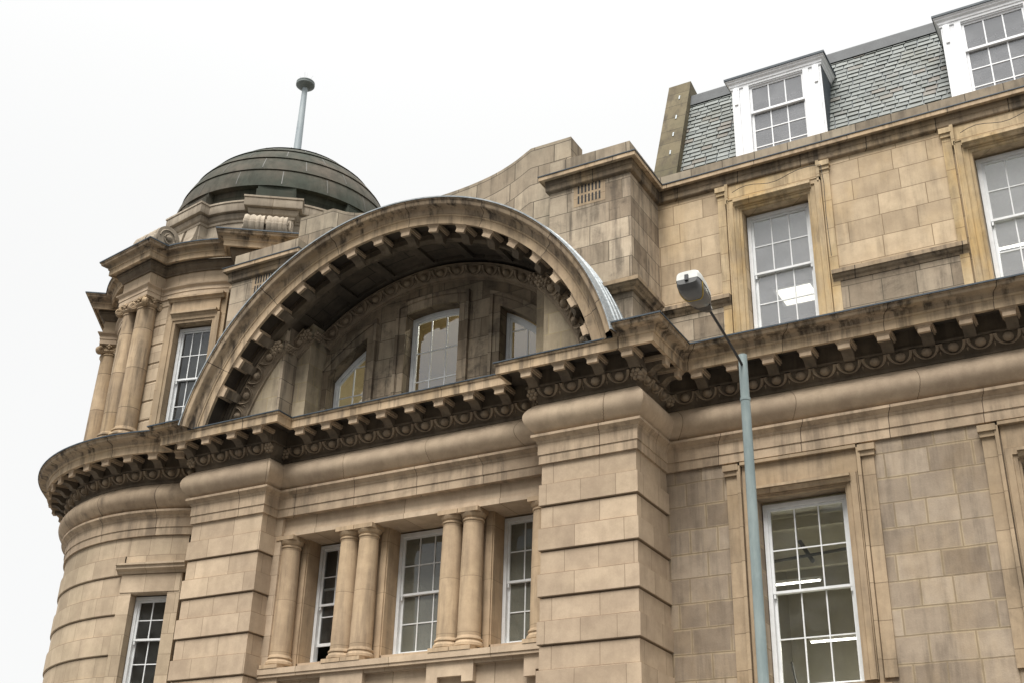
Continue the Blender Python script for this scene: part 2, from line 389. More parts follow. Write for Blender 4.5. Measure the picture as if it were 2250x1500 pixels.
def cyma(o0, z0, o1, z1, n=8):
    """S-shaped gutter moulding from (o0,z0) to (o1,z1)"""
    out = []
    for k in range(n + 1):
        t = k / n; e = t + .13 * sin(2 * pi * t)
        out.append((o0 + (o1 - o0) * (t - .16 * sin(2 * pi * t) * .9), z0 + (z1 - z0) * e))
    return out
ARCHI = [(-.1, 9.596), (.045, 9.596), (.045, 9.766), (.062, 9.772), (.062, 9.975), (.075, 9.99), (.085, 10.01), (.085, 10.03), (.11, 10.05), (.145, 10.09), (.165, 10.10), (.165, 10.15), (.05, 10.165)]
TORUS = [(.05 + .235 * sin(pi * k / 14) ** .8, 10.16 + .63 * k / 14) for k in range(15)]
EGGB = [(.03, 10.79), (.07, 10.79), (.07, 10.845), (.09, 10.865), (.10, 10.88), (.155, 10.93), (.19, 11.0), (.20, 11.075), (.25, 11.075), (.25, 11.11), (.22, 11.12), (.22, 11.43)]
SOFF = [(.20, 11.42), (.60, 11.42), (.60, 11.29)]
CORONA = [(.60, 11.29), (.67, 11.29), (.67, 11.455), (.69, 11.465), (.70, 11.50), (0, 11.52)]
CYMA = [(.60, 11.505), (.70, 11.505)] + cyma(.705, 11.51, .875, 11.665) + [(.90, 11.67), (.90, 11.69), (.5, 11.70)]
GUT = [(.86, 11.685), (.915, 11.685), (.915, 11.712), (.0, 11.83)]

def upscale(prof, z0, f): return [(o * f, z) for o, z in prof]

def sw(name, prof, path, mat, parent=BLD, sm=24, **k):
    m = MB(); m.sweep(prof, path, **k); return m.build(name, mat, parent, sm)

sw('architrave', ARCHI, main_path, M['mould'])
sw('frieze', TORUS, main_path, M['bay'])
EGG1 = MB(); EGG1.sweep(EGGB, main_path); EGG1.use(M['carved'])
sw('corona', CORONA, main_path, M['corona'])
sw('soffit', SOFF, main_path, M['blackstone'])
sw('cyma_gutter', CYMA, [(WEND, WY), (XR, WY), (XR, PY), (-8.17, PY)], M['cyma'], cap1=True)
sw('cyma_gutter', CYMA, [(-18.33, PY), (P2[0], PY), (P2[0], 20.2)], M['cyma'], cap0=True)
sw('lead_flashing', GUT, [(WEND, WY), (XR, WY), (XR, PY), (-8.12, PY)], M['lead'], cap1=True)
sw('lead_flashing', GUT, [(-18.36, PY), (P2[0], PY), (P2[0], 20.2)], M['lead'], cap0=True)
sw('lead_flashing', [(.66, 11.505), (.715, 11.505), (.715, 11.528), (-.6, 11.56)], [(-8.2, PY), (P1[0], PY), (P1[0], BY), (P2[1], BY), (P2[1], PY), (-18.3, PY)], M['lead'])

# --- modillions
def modillion_mesh():
    m = MB(); F = lambda a, p, q: (a, -p, q)
    side = [(.20, .05), (.20, -.31), (.27, -.315), (.31, -.30), (.35, -.255), (.41, -.215), (.48, -.205), (.52, -.225), (.615, -.225), (.615, -.085), (.60, -.08), (.60, .05)]
    cap = [(.2, -.055), (.2, -.10), (.63, -.10), (.655, -.075), (.665, -.045), (.665, -.055), (.68, -.052), (.2, -.052)]
    m.prism([(.2, -.04), (.2, -.105), (.625, -.105), (.645, -.085), (.655, -.082), (.655, -.04)], -.145, .145, F)
    m.prism([(.2, -.10), (.2, -.135), (.62, -.135), (.62, -.10)], -.122, .122, F)
    m.prism([(.545, -.01), (.545, -.222), (.615, -.225), (.615, -.085), (.60, -.08)], -.105, .105, F)
    m.use(M['darkstone'])  # body behind the front block in darker stone
    m.prism([(.20, .05), (.20, -.31), (.27, -.315), (.31, -.30), (.35, -.255), (.41, -.215), (.48, -.205), (.545, -.21), (.545, .05)], -.098, .098, F)
    return m
MOD = None
def modillion(parent, loc, rot, mat='modil'):
    global MOD
    if MOD is None:
        MOD = modillion_mesh().build('modillion', M['modil'], parent, 30, loc=Vector(loc) - world_of(parent)); MOD.rotation_euler = rot; return MOD
    c = MOD.copy(); COL.objects.link(c); c.parent = parent; c.location = Vector(loc) - world_of(parent); c.rotation_euler = rot
    return c
ZS = 11.375
for k in range(18): modillion(BLD, (-7.17 + .685 * k, WY, ZS), (0, 0, 0))
for y in (18.71, 19.29): modillion(BLD, (XR, y, ZS), (0, 0, rad(90)))
for x in (-10.0, -9.31, -8.63, -7.945, -18.53, -17.84, -17.13, -16.42): modillion(BLD, (x, PY, ZS), (0, 0, 0))
for k in range(8): modillion(BLD, (CX + (k - 3.5) * .69, BY, ZS), (0, 0, 0))

# --- egg and dart carving: unit laid along a curve
def egg_unit(m, pos, t, up, nrm, s=1.0):
    """egg with husk and dart; pos = centre, t along the band, up across it, nrm outwards"""
    pos, t, up, nrm = Vector(pos), Vector(t), Vector(up), Vector(nrm)
    P = lambda a, b, c: pos + t * (a * s) + up * (b * s * .80 + .01) + nrm * (c * s)
    rows = []
    for i in range(6):
        ph = (pi / 2) * i / 5
        rows.append([P(.096 * cos(ph) * cos(th), .014 + .104 * cos(ph) * sin(th), .10 * sin(ph)) for th in [2 * pi * k / 10 for k in range(11)]])
    m.grid(rows)
    pts = []
    for k in range(13):
        th = pi * (1.0 + k / 12); pts.append((.198 * cos(th), .135 + .262 * sin(th) * (1.0)))
    rr = []
    for i, (a, b) in enumerate(pts):
        i0, i1 = max(i - 1, 0), min(i + 1, len(pts) - 1); dx, dy = pts[i1][0] - pts[i0][0], pts[i1][1] - pts[i0][1]; L = math.hypot(dx, dy); nx, ny = -dy / L, dx / L
        w = .014 + .022 * abs(cos(pi * i / 12)) ** 1.5; hh = .035 + .03 * abs(cos(pi * i / 12))
        rr.append([P(a - nx * w, b - ny * w, 0), P(a - nx * w * .7, b - ny * w * .7, hh), P(a, b, hh * .8), P(a + nx * w * .7, b + ny * w * .7, hh), P(a + nx * w, b + ny * w, 0)])
    m.grid(rr)
    sx = .223
    m.face([P(sx - .016, .10, 0), P(sx, .10, .05), P(sx, -.12, .045)]); m.face([P(sx, .10, .05), P(sx + .016, .10, 0), P(sx, -.12, .045)])
    m.face([P(sx - .022, -.05, .02), P(sx, -.03, .05), P(sx, -.13, .04)]); m.face([P(sx, -.03, .05), P(sx + .022, -.05, .02), P(sx, -.13, .04)])
def rosette(m, pos, t, up, nrm, s=1.0):
    pos, t, up, nrm = Vector(pos), Vector(t), Vector(up), Vector(nrm)
    for k in range(7):
        th = 2 * pi * k / 6; rr = .075 if k < 6 else 0
        c = pos + t * (rr * cos(th) * s) + up * (rr * sin(th) * s) + nrm * (.02 * s)
        rows = []
        for i in range(5):
            ph = (pi / 2) * i / 4
            rows.append([c + t * (.045 * s * cos(ph) * cos(x)) + up * (.05 * s * cos(ph) * sin(x)) + nrm * (.06 * s * sin(ph)) for x in [2 * pi * q / 7 for q in range(8)]])
        m.grid(rows)
_up = Vector((.115, .21)).normalized()   # (outward, z) tilt of the ovolo
def egg_run(m, p0, p1, n_out, zc=10.97, oc=.155, pitch=.446, ends=(True, True), s=1.0):
    """straight run between two plan points; n_out plan normal"""
    a, b = Vector((*p0, 0)), Vector((*p1, 0)); L = (b - a).length; t = (b - a).normalized(); no = Vector((*n_out, 0))
    n = max(1, int(round((L - .25) / pitch))); pt = (L - .25) / n
    up = (no * _up[0] + Vector((0, 0, _up[1]))).normalized(); nr = (no * _up[1] - Vector((0, 0, _up[0]))).normalized()
    for k in range(n):
        egg_unit(m, a + t * (.125 + pt * (k + .5)) + no * oc + Vector((0, 0, zc)), t, up, nr, min(1, pt / .446))
    for e, q in zip(ends, (a, b)):
        if e: rosette(m, q + no * (oc + .02) + t * (.03 if q is a else -.03) + Vector((0, 0, zc)), t, up, nr)
O = .155
m = EGG1
egg_run(m, (XR + O, WY), (WEND, WY), (0, -1), ends=(True, False))
egg_run(m, (XR, PY - O), (XR, WY - O), (1, 0))
egg_run(m, (P1[0] - O, PY), (P1[1] + O, PY), (0, -1))
egg_run(m, (P2[1] + O, BY), (P1[0] - O, BY), (0, -1))
egg_run(m, (P2[0] - O, PY), (P2[1] + O, PY), (0, -1))
m.build('egg_and_dart_moulding', M['darkstone'], BLD, 45)

# --- piers with rusticated bands
def rust_profile(ztop, z_list, zbot, proud=.05, h=.40, lap=.035):
    pr = [(.0, ztop)]
    for z in z_list:
        if z < zbot: break
        pr += [(0, z + h + .012), (proud, z + h), (proud, z + .012), (proud - .010, z), (-lap, z - .004), (-lap, z - .028), (0, z - .030)]
    pr.append((0, zbot)); return [p for p in pr[::-1]]
PIERZ = [8.79, 7.955, 7.12, 6.285, 5.45, 4.615, 3.78, 2.945, 2.11, 1.275]
pp = rust_profile(9.60, PIERZ, .13, proud=.036, lap=.03)
for (xa, xb), path in ((P1, [(XR, WY + .05), (XR, PY), (P1[0], PY), (P1[0], BY + .05)]), (P2, [(P2[1], BY + .05), (P2[1], PY), (P2[0], PY), (P2[0], 20.4)])):
    sw('pier', pp, path, M['pier'])

# ------------------------------------------------------------------ walls with openings
def wall_holes(m, F, a0, a1, z0, z1, holes, h=0.0, depth=.35, uo=0.0):
    """flat wall (a along, z up) with rectangular holes (x0,x1,z0,z1) and their reveals"""
    xs = sorted({a0, a1, *[q for o in holes for q in o[:2]]}); zs = sorted({z0, z1, *[q for o in holes for q in o[2:4]]})
    for i in range(len(xs) - 1):
        for j in range(len(zs) - 1):
            cx, cz = (xs[i] + xs[i + 1]) / 2, (zs[j] + zs[j + 1]) / 2
            if any(o[0] < cx < o[1] and o[2] < cz < o[3] for o in holes): continue
            q = [(xs[i], zs[j]), (xs[i + 1], zs[j]), (xs[i + 1], zs[j + 1]), (xs[i], zs[j + 1])]
            m.face([F(a, h, z) for a, z in q], [(a + uo, z) for a, z in q])
    for x0, x1, y0, y1 in [o[:4] for o in holes]:
        d = h - depth
        for (p, q) in (((x0, y0), (x0, y1)), ((x0, y1), (x1, y1)), ((x1, y1), (x1, y0)), ((x1, y0), (x0, y0))):
            m.face([F(p[0], h, p[1]), F(q[0], h, q[1]), F(q[0], d, q[1]), F(p[0], d, p[1])], [(p[0] + .1, p[1]), (q[0] + .1, q[1]), (q[0] + depth + .1, q[1]), (p[0] + depth + .1, p[1])])

def hollow_box(name, x0, x1, y0, y1, z0, z1, mat, parent):
    m = MB()
    m.box(x0, x1, y0, y1, z0, z1)
    m.f.pop(0); del m.uv[:4]                          # open towards the street
    m.v = m.v[4:]; m.f = [tuple(i - 4 for i in f) for f in m.f]
    return m.build(name, mat, parent, 0)

# ------------------------------------------------------------------ sash windows
def bar(m, F, a0, a1, z0, z1, h0, h1): m.box(a0, a1, h0, h1, z0, z1, lambda a, h, z: F(a, h, z))
def sash_window(parent, F, x0, x1, z0, z1, cols, zm, rup, rlo, hw=0.0, lift=0.0, mat='white', gl='glass', stile=.07, label=None, sill=.07):
    """two-sash window; frame plane at h=hw (negative = set back)"""
    m = MB(); d = hw
    bar(m, F, x0, x0 + stile, z0, z1, d - .14, d); bar(m, F, x1 - stile, x1, z0, z1, d - .14, d)
    bar(m, F, x0 + stile, x1 - stile, z1 - .075, z1, d - .14, d); bar(m, F, x0 - .02, x1 + .02, z0 - sill, z0, d - .14, d + .035)
    win = m.build('window', M[mat], parent, 0, label)
    ix0, ix1 = x0 + stile, x1 - stile
    def sash(sa, sb, depth, rows, horns):
        m = MB(); s = .048; mu = .011; e = depth
        bar(m, F, ix0, ix0 + s, sa, sb, e - .045, e); bar(m, F, ix1 - s, ix1, sa, sb, e - .045, e)
        bar(m, F, ix0 + s, ix1 - s, sb - .045, sb, e - .045, e); bar(m, F, ix0 + s, ix1 - s, sa, sa + (.06 if not horns else .045), e - .045, e)
        for c in range(1, cols):
            x = ix0 + s + (ix1 - ix0 - 2 * s) * c / cols; bar(m, F, x - mu, x + mu, sa + .04, sb - .04, e - .036, e - .006)
        for r in range(1, rows):
            z = sa + .05 + (sb - sa - .1) * r / rows; bar(m, F, ix0 + s, ix1 - s, z - mu, z + mu, e - .032, e - .008)
        if horns:
            for x in (ix0 + .01, ix1 - .045): bar(m, F, x, x + .035, sa - .075, sa, e - .04, e - .005)
        m.build('sash', M[mat], win, 0)
        g = MB(); g.face([F(ix0 + .02, e - .022, sa + .02), F(ix1 - .02, e - .022, sa + .02), F(ix1 - .02, e - .022, sb - .02), F(ix0 + .02, e - .022, sb - .02)])
        g.build('pane', M[gl], win, 0)
    sash(zm, z1 - .075, d - .035, rup, True)
    sash(z0 + lift, zm + .045 + lift, d - .085, rlo, False)
    return win

def surround(m, F, x0, x1, z0, z1, prof):
    m.sweep(prof, [(x0, z0), (x0, z1), (x1, z1), (x1, z0)], F=lambda a, b, h: F(a, h, b))

# ------------------------------------------------------------------ wing
FW = frame(0, WY)
LW = [(-6.36, -4.79, 5.58, 8.85), (-1.945, -.375, 5.58, 8.85)]
UW = [(-6.28, -4.945, 12.1, 14.84), (-1.89, -.555, 12.1, 14.84)]
m = MB(); wall_holes(m, FW, XR, WEND, .13, 9.7, LW, depth=.3); m.build('lower_wall', M['winglo'], BLD, 0)
m = MB(); wall_holes(m, FW, XR - .3, WEND, 11.6, 15.75, UW, depth=.3); m.build('upper_wall', M['wingup'], BLD, 0)
# end and back walls, so that the block is closed
m = MB(); m.box(-16.5, WEND, 31, 31.3, .13, 17); m.box(WEND - .3, WEND, WY + .35, 31, .13, 16); m.build('rear_wall', M['attic'], BLD, 0)

SUR = [(0, -.02), (0, .03), (.035, .035), (.04, .06), (.10, .065), (.11, .09), (.18, .09), (.19, .06), (.20, 0)]
SURU = [(0, -.02), (0, .03), (.05, .035), (.055, .06), (.15, .065), (.16, .09), (.27, .09), (.28, .11), (.30, .11), (.30, 0)]
for (x0, x1, z0, z1), nm in zip(LW, ('a', 'b')):
    m = MB()
    surround(m, FW, x0, x1, z0, z1, [(-.002, -.01)] + SUR[1:6] + [(.115, .085), (.215, .085), (.22, .055), (.24, .055), (.24, 0)])
    # frieze panel over the head, up to the architrave
    m.box(x0 - .24, x1 + .24, -.02, .03, z1 + .25, 9.60, lambda a, h, z: FW(a, h, z))
    m.box(x0 - .32, x0 - .26, -.02, .10, 5.5, 9.555, lambda a, h, z: FW(a, h, z)); m.box(x1 + .26, x1 + .32, -.02, .10, 5.5, 9.555, lambda a, h, z: FW(a, h, z))
    m.box(x0 - .32, x1 + .32, .02, .10, 9.50, 9.555, lambda a, h, z: FW(a, h, z))
    m.build('window_surround', M['surlo'], BLD, 30)
    m = MB(); hp = [(.0, z1 + .06), (.10, z1 + .06), (.12, z1 + .11), (.17, z1 + .14), (.17, z1 + .19), (.0, z1 + .21)]
    m.prism(hp, x0 - .02, x1 + .12, lambda a, p, q: FW(a, p, q)); m.build('window_hood', M['surlo'], BLD, 30)
    for sx in (x0 - .54, x1 + .33):
        m = MB(); m.box(sx, sx + .21, -.02, .045, 5.6, 9.33, lambda a, h, z: FW(a, h, z)); m.box(sx - .02, sx + .23, -.02, .085, 9.33, 9.42, lambda a, h, z: FW(a, h, z)); m.box(sx - .04, sx + .25, -.02, .12, 9.42, 9.53, lambda a, h, z: FW(a, h, z))
        m.build('pilaster_strip', M['surlo'], BLD, 0)
    m = MB(); m.box(x0 - .45, x1 + .45, -.02, .16, 5.38, 5.50, lambda a, h, z: FW(a, h, z)); m.build('window_sill', M['surlo'], BLD, 0)
    sash_window(BLD, FW, x0 + .02, x1 - .02, 5.60, z1 - .06, 3, 7.19, 2, 2, hw=-.2, stile=.075)
for (x0, x1, z0, z1) in UW:
    m = MB()
    surround(m, FW, x0, x1, z0 - .2, z1, [(-.002, -.01)] + SURU[1:6] + [(.16, .085), (.25, .085), (.26, .10), (.28, .10), (.28, 0)])
    m.box(x0 - .30, x1 + .26, -.02, .028, z1 + .27, 15.52, lambda a, h, z: FW(a, h, z))
    m.box(x0 - .31, x0 - .25, -.02, .10, z1 + .2, 15.50, lambda a, h, z: FW(a, h, z)); m.box(x1 + .22, x1 + .28, -.02, .10, z1 + .2, 15.50, lambda a, h, z: FW(a, h, z))
    m.build('window_surround', M['surup'], BLD, 30)
    m = MB(); hp = [(.0, z1 + .09), (.10, z1 + .09), (.12, z1 + .13), (.17, z1 + .155), (.17, z1 + .21), (.0, z1 + .24)]
    m.prism(hp, x0 - .13, x1 + .09, lambda a, p, q: FW(a, p, q)); m.build('window_hood', M['surup'], BLD, 30)
    for sx in (x0 - .48, x1 + .29):
        m = MB(); m.box(sx, sx + .16, -.02, .05, 11.7, 15.27, lambda a, h, z: FW(a, h, z)); m.box(sx - .015, sx + .175, -.02, .08, 15.27, 15.35, lambda a, h, z: FW(a, h, z)); m.box(sx - .03, sx + .19, -.02, .11, 15.35, 15.46, lambda a, h, z: FW(a, h, z))
        m.build('pilaster_strip', M['surup'], BLD, 0)
    sash_window(BLD, FW, x0 + .02, x1 - .02, 12.16, z1 - .05, 3, 13.46, 2, 2, hw=-.2, stile=.07, gl='glassup')
# thin cables stapled over the upper window heads
for x0, x1 in ((-6.42, -4.62), (-2.02, -.3)):
    m = MB(); m.tube([(x0 + (x1 - x0) * k / 12, WY - .135 - .02 * sin(k), 15.24 + .05 * sin(pi * k / 12 * 3) + .12 * k / 12) for k in range(13)] + [(x1 + .03, WY - .13, 14.9), (x1 + .01, WY - .13, 14.2), (x1 + .03, WY - .13, 13.3)], .006, 5)
    m.build('cable', M['black'], BLD, 0)
# string hoods and aprons between the upper windows
HOOD = [(.0, 12.78), (.05, 12.78), (.06, 12.83), (.10, 12.86), (.12, 12.90), (.15, 12.91), (.15, 12.99), (.0, 13.01)]
for a0, a1 in ((-4.62, -2.2), (-.2, 2.2)):
    m = MB(); m.prism(HOOD, a0, a1, lambda a, p, q: FW(a, p, q)); m.build('string_hood', M['cyma'], BLD, 30)
    m = MB(); m.box(a0 + .07, a1 - .07, -.02, .04, 11.7, 12.77, lambda a, h, z: FW(a, h, z)); m.build('apron_panel', M['attic'], BLD, 0)
m = MB(); m.prism(HOOD, XR + .02, -6.6, lambda a, p, q: FW(a, p, q)); m.build('string_hood', M['cyma'], BLD, 30)
m = MB(); m.box(XR + .02, -6.68, -.02, .04, 11.7, 12.77, lambda a, h, z: FW(a, h, z)); m.build('apron_panel', M['attic'], BLD, 0)
H2 = [(o * 1.3, z) for o, z in HOOD]
sw('string_hood', H2, [(XR, 19.72), (XR, PY), (-9.6, PY)], M['cyma'], cap0=True)

# attic cornice on wing and block, with blocking course and coping
ACB = [(0, 15.47), (.025, 15.48), (.06, 15.50), (.07, 15.52), (.07, 15.625), (.08, 15.635), (.08, 15.755)]
AC = [(.07, 15.757), (.16, 15.757), (.16, 15.742), (.18, 15.742), (.18, 15.83), (0, 15.85)]
AL = [(.0, 15.835), (.195, 15.832), (.195, 15.852), (.0, 15.87)]
ap = [(WEND, WY), (XR, WY), (XR, PY), (-9.87, PY), (-9.87, 19.3)]
sw('attic_cornice_bed', ACB, ap, M['cymadark']); sw('attic_cornice', AC, ap, M['corona']); sw('lead_flashing', AL, ap, M['lead'])
BC = [(0, 15.85), (.0, 16.19), (-.45, 16.21)]
sw('blocking_course', BC, [(WEND, WY + .03), (XR + .0, WY + .03), (XR, 19.0)], M['ramp'])

# ------------------------------------------------------------------ attic blocks
def attic_block(x0, x1, label):
    m = MB(); path = [(x1, WY + .1), (x1, PY), (x0, PY), (x0, WY + .1)]
    m.sweep([(0, 11.5), (0, 15.52)], path)
    blk = m.build('attic_block', M['attic'], BLD, 0, label)
    m = MB(); m.sweep([(0, 15.85), (0, 16.235), (-.94, 16.25)], path[0:1] + [(x1, PY), (x0, PY)] + path[3:])
    m.build('blocking_course', M['ramp'], blk, 0)
    return blk
b1 = attic_block(-9.87, XR, None); b2 = attic_block(-18.34, -16.45, None)
ap2 = [(-16.45, 19.3), (-16.45, PY), (-18.34, PY), (-18.34, 20)]
sw('attic_cornice_bed', ACB, ap2, M['cymadark']); sw('attic_cornice', AC, ap2, M['corona']); sw('lead_flashing', AL, ap2, M['lead'])
for b, vx in ((b1, -9.24), (b2, -17.62)):
    m = MB(); fr = .004
    m.box(vx - .08, vx + .62, PY - fr, PY + .02, 14.99, 15.50)
    v = m.build('vent_plate', M['surlo'], b, 0)
    m = MB()
    for k in range(7):
        for z0 in (15.05, 15.29):
            m.box(vx + .01 + k * .078, vx + .048 + k * .078, PY - .0075, PY - .001, z0, z0 + .185)
    m.build('vent_slots', M['void'], b, 0)

# ------------------------------------------------------------------ swept parapet behind the arch
RP = [(0, 16.60), (.5, 16.605), (.8, 16.62), (1.1, 16.645), (1.4, 16.685), (1.72, 16.745), (1.95, 16.81), (2.15, 16.885), (2.3, 16.95), (2.45, 17.03), (2.64, 17.14), (3.62, 17.14)]
def rz(dx):
    dx = abs(dx)
    for (a, za), (b, zb) in zip(RP, RP[1:]):
        if a <= dx <= b: return za + (zb - za) * (dx - a) / (b - a)
    return RP[-1][1]
m = MB(); xs = [-3.62 + 7.24 * k / 60 for k in range(61)]
lo = lambda x: CZ + sqrt(max(0.0, 5.26 ** 2 - x * x)) - .05
front = [[(CX + x, BY, z) for z in (lo(x), rz(x))] for x in xs]
m.grid(front, [[(x + 9, 16.9 - (rz(x) - z)) for z in (lo(x), rz(x))] for x in xs], flip=True)
m.grid([[(CX + x, BY, rz(x)), (CX + x, BY + .55, rz(x))] for x in xs], flip=True)
for sx in (-3.62, 3.62): m.face([(CX + sx, BY, 11.6), (CX + sx, BY + .55, 11.6), (CX + sx, BY + .55, 17.14), (CX + sx, BY, 17.14)], [(0, 11.6), (.55, 11.6), (.55, 17.14), (0, 17.14)])
m.grid([[(CX + x, BY + .55, rz(x)), (CX + x, BY + .55, lo(x))] for x in xs], flip=True)
m.build('swept_parapet', M['ramp'], BLD, 25)

# ------------------------------------------------------------------ arch
T0, T1 = rad(12.6), rad(167.4)
m = MB()
m.arc([(.60, 4.77), (.67, 4.77), (.67, 4.935), (.69, 4.945), (.70, 4.975)], CX, CZ, PY, T0, T1, 96)
m.build('arch_corona', M['corona'], BLD, 30)
m = MB(); m.arc([(.20, 4.88), (.60, 4.88), (.60, 4.77)], CX, CZ, PY, T0, T1, 96); m.build('arch_soffit', M['blackstone'], BLD, 30)
m = MB(); m.arc([(.65, 4.975), (.705, 4.98)] + [(o, r) for o, r in cyma(.71, 4.985, .90, 5.215)] + [(.925, 5.22), (.925, 5.25), (.5, 5.26)], CX, CZ, PY, T0, T1, 96)
m.build('arch_cyma', M['cyma'], BLD, 30)
m = MB(); m.arc([(.90, 5.245), (.945, 5.245), (.945, 5.272), (.80, 5.285), (.3, 5.30), (-.45, 5.31)], CX, CZ, PY, T0, T1, 96)
# ribs of the sheet at the right foot
for k, o in enumerate((.62, .40, .16)):
    m.arc([(o + .02, 5.29), (o + .012, 5.318), (o - .012, 5.318), (o - .02, 5.29)], CX, CZ, PY, T0, T1, 72)
m.build('arch_lead_cover', M['leadlight'], BLD, 30)
# bed behind the modillions, and the coffered vault
m = MB(); m.arc([(.22, 4.70), (.22, 4.89)], CX, CZ, PY, T0, T1, 96); m.arc([(.05, 4.76), (.05, 4.655), (.22, 4.655), (.22, 4.71)], CX, CZ, PY, T0, T1, 96)
m.build('arch_bed_moulding', M['darkstone'], BLD, 30)
TY = 19.62
m = MB(); rows, uvs = [], []
for k in range(97):
    t = T0 + (T1 - T0) * k / 96
    rows.append([(CX + 4.78 * cos(t), y, CZ + 4.78 * sin(t)) for y in (PY - .24, TY + .05)]); uvs.append([(t * 4.78, 0), (t * 4.78, 1.25)])
m.grid(rows, uvs)
# coffer ribs: two long, many cross
for y0, y1 in ((18.55, 18.66), (19.36, TY)):
    m.arc([(PY - y0, 4.79), (PY - y0, 4.70), (PY - y1, 4.70), (PY - y1, 4.79)], CX, CZ, PY, T0, T1, 96)
for k in range(13):
    t = rad(14 + k * 152 / 12); dt = .022
    rr = [(CX + r * cos(a), CZ + r * sin(a)) for r, a in ((4.79, t - dt), (4.70, t - dt), (4.70, t + dt), (4.79, t + dt))]
    m.grid([[(x, 18.66, z) for x, z in rr], [(x, 19.36, z) for x, z in rr]])
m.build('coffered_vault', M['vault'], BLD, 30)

# stepped jambs and tympanum under the vault
def zarc(x, r=4.74):
    d = abs(x - CX); return CZ + sqrt(max(0, r * r - d * d))
def strip_wall(m, x0, x1, Y, zb=11.4, n=24, r=4.74):
    xs = [x0 + (x1 - x0) * k / n for k in range(n + 1)]
    m.grid([[(x, Y, zb), (x, Y, max(zb + .01, zarc(x, r)))] for x in xs], [[(x, zb), (x, max(zb + .01, zarc(x, r)))] for x in xs], flip=True)
m = MB()
for s in (-1, 1):
    a = CX + s * 3.28; b = CX + s * 2.87; c = CX + s * 4.70
    m = MB(); strip_wall(m, min(a, c), max(a, c), PY - .004); strip_wall(m, min(a, b), max(a, b), BY)
    m.face([(a, PY, 11.4), (a, BY, 11.4), (a, BY, zarc(a)), (a, PY, zarc(a))], [(0.1, 11.4), (.55, 11.4), (.55, zarc(a)), (.1, zarc(a))])
    m.face([(b, BY, 11.4), (b, TY, 11.4), (b, TY, zarc(b)), (b, BY, zarc(b))], [(0.1, 11.4), (.67, 11.4), (.67, zarc(b)), (.1, zarc(b))])
    m.build('arch_jamb', M['tympside'], BLD, 0)
AW = [(-15.97, -14.95), (-13.93, -12.55), (-11.53, -10.51)]; RH = 3.76
def zhead(x, r=RH): return zarc(x, r)
m = MB(); edges = [CX - 2.87]
for x0, x1 in AW: edges += [x0, x1]
edges.append(CX + 2.87)
for i in range(len(edges) - 1):
    x0, x1 = edges[i], edges[i + 1]
    if i % 2 == 0: strip_wall(m, x0, x1, TY, 11.4, 8)
    else:
        xs = [x0 + (x1 - x0) * k / 12 for k in range(13)]
        m.grid([[(x, TY, zhead(x)), (x, TY, zarc(x))] for x in xs], [[(x, zhead(x)), (x, zarc(x))] for x in xs], flip=True)
        m.grid([[(x, TY, zhead(x)), (x, TY + .34, zhead(x))] for x in xs], [[(x, zhead(x)), (x, zhead(x) + .34)] for x in xs])
        for xe in (x0, x1): m.face([(xe, TY, 11.4), (xe, TY + .34, 11.4), (xe, TY + .34, zhead(xe)), (xe, TY, zhead(xe))], [(0.2, 11.4), (.54, 11.4), (.54, zhead(xe)), (.2, zhead(xe))])
m.build('tympanum_wall', M['tymp'], BLD, 0)

def arch_ring(m, x0, x1, zb, r_in, grow, Y0, Y1, wj):
    """ring following jambs and curved head; grow = radial thickness of the head, wj = jamb width outwards (negative = inwards)"""
    inn, out = [], []
    n = 14
    inn.append((x0, zb)); out.append((x0 - wj, zb))
    for k in range(n + 1):
        x = x0 + (x1 - x0) * k / n; xo = (x0 - wj) + (x1 - x0 + 2 * wj) * k / n
        inn.append((x, zarc(x, r_in))); out.append((xo, zarc(xo, r_in + grow)))
    inn.append((x1, zb)); out.append((x1 + wj, zb))
    m.grid([[(*p[:1], Y0, p[1]), (p[0], Y1, p[1]), (q[0], Y1, q[1]), (q[0], Y0, q[1])] for p, q in zip(inn, out)])
for x0, x1 in AW:
    m = MB(); arch_ring(m, x0 - .0, x1 + .0, 11.5, RH, .20, TY + .01, TY - .05, .17); arch_ring(m, x0 - .17, x1 + .17, 11.5, RH + .20, .085, TY + .01, TY - .085, .075)
    m.build('window_surround', M['tymp'], BLD, 30)
    # window: frame, glazing bars, pane
    gy = TY + .24; m = MB(); arch_ring(m, x0 + .09, x1 - .09, 11.95, RH - .13, .10, gy + .08, gy - .02, .075)
    wdw = m.build('window', M['white'], BLD, 30)
    m = MB(); arch_ring(m, x0 + .135, x1 - .135, 11.95, RH - .175, .045, gy + .05, gy + .01, .045)
    cols = 3 if x1 - x0 > 1.2 else 2
    for c in range(1, cols):
        x = x0 + .1 + (x1 - x0 - .2) * c / cols; m.box(x - .012, x + .012, gy + .015, gy + .045, 11.95, zarc(x, RH - .16))
    for z in (12.55, 13.24):
        xa, xb = x0 + .12, x1 - .12
        if z > zarc(xa, RH - .17): xa = CX - sqrt((RH - .17) ** 2 - (z - CZ) ** 2)
        if z > zarc(xb, RH - .17): xb = CX + sqrt((RH - .17) ** 2 - (z - CZ) ** 2)
        m.box(xa, xb, gy + .018, gy + .04, z - .012, z + .012)
    m.build('sash', M['white'], wdw, 30)
    m = MB(); xs = [x0 + .11 + (x1 - x0 - .22) * k / 12 for k in range(13)]
    m.grid([[(x, gy + .03, 11.95), (x, gy + .03, zarc(x, RH - .15))] for x in xs], flip=True); m.build('pane', M['glassarch'], wdw, 0)
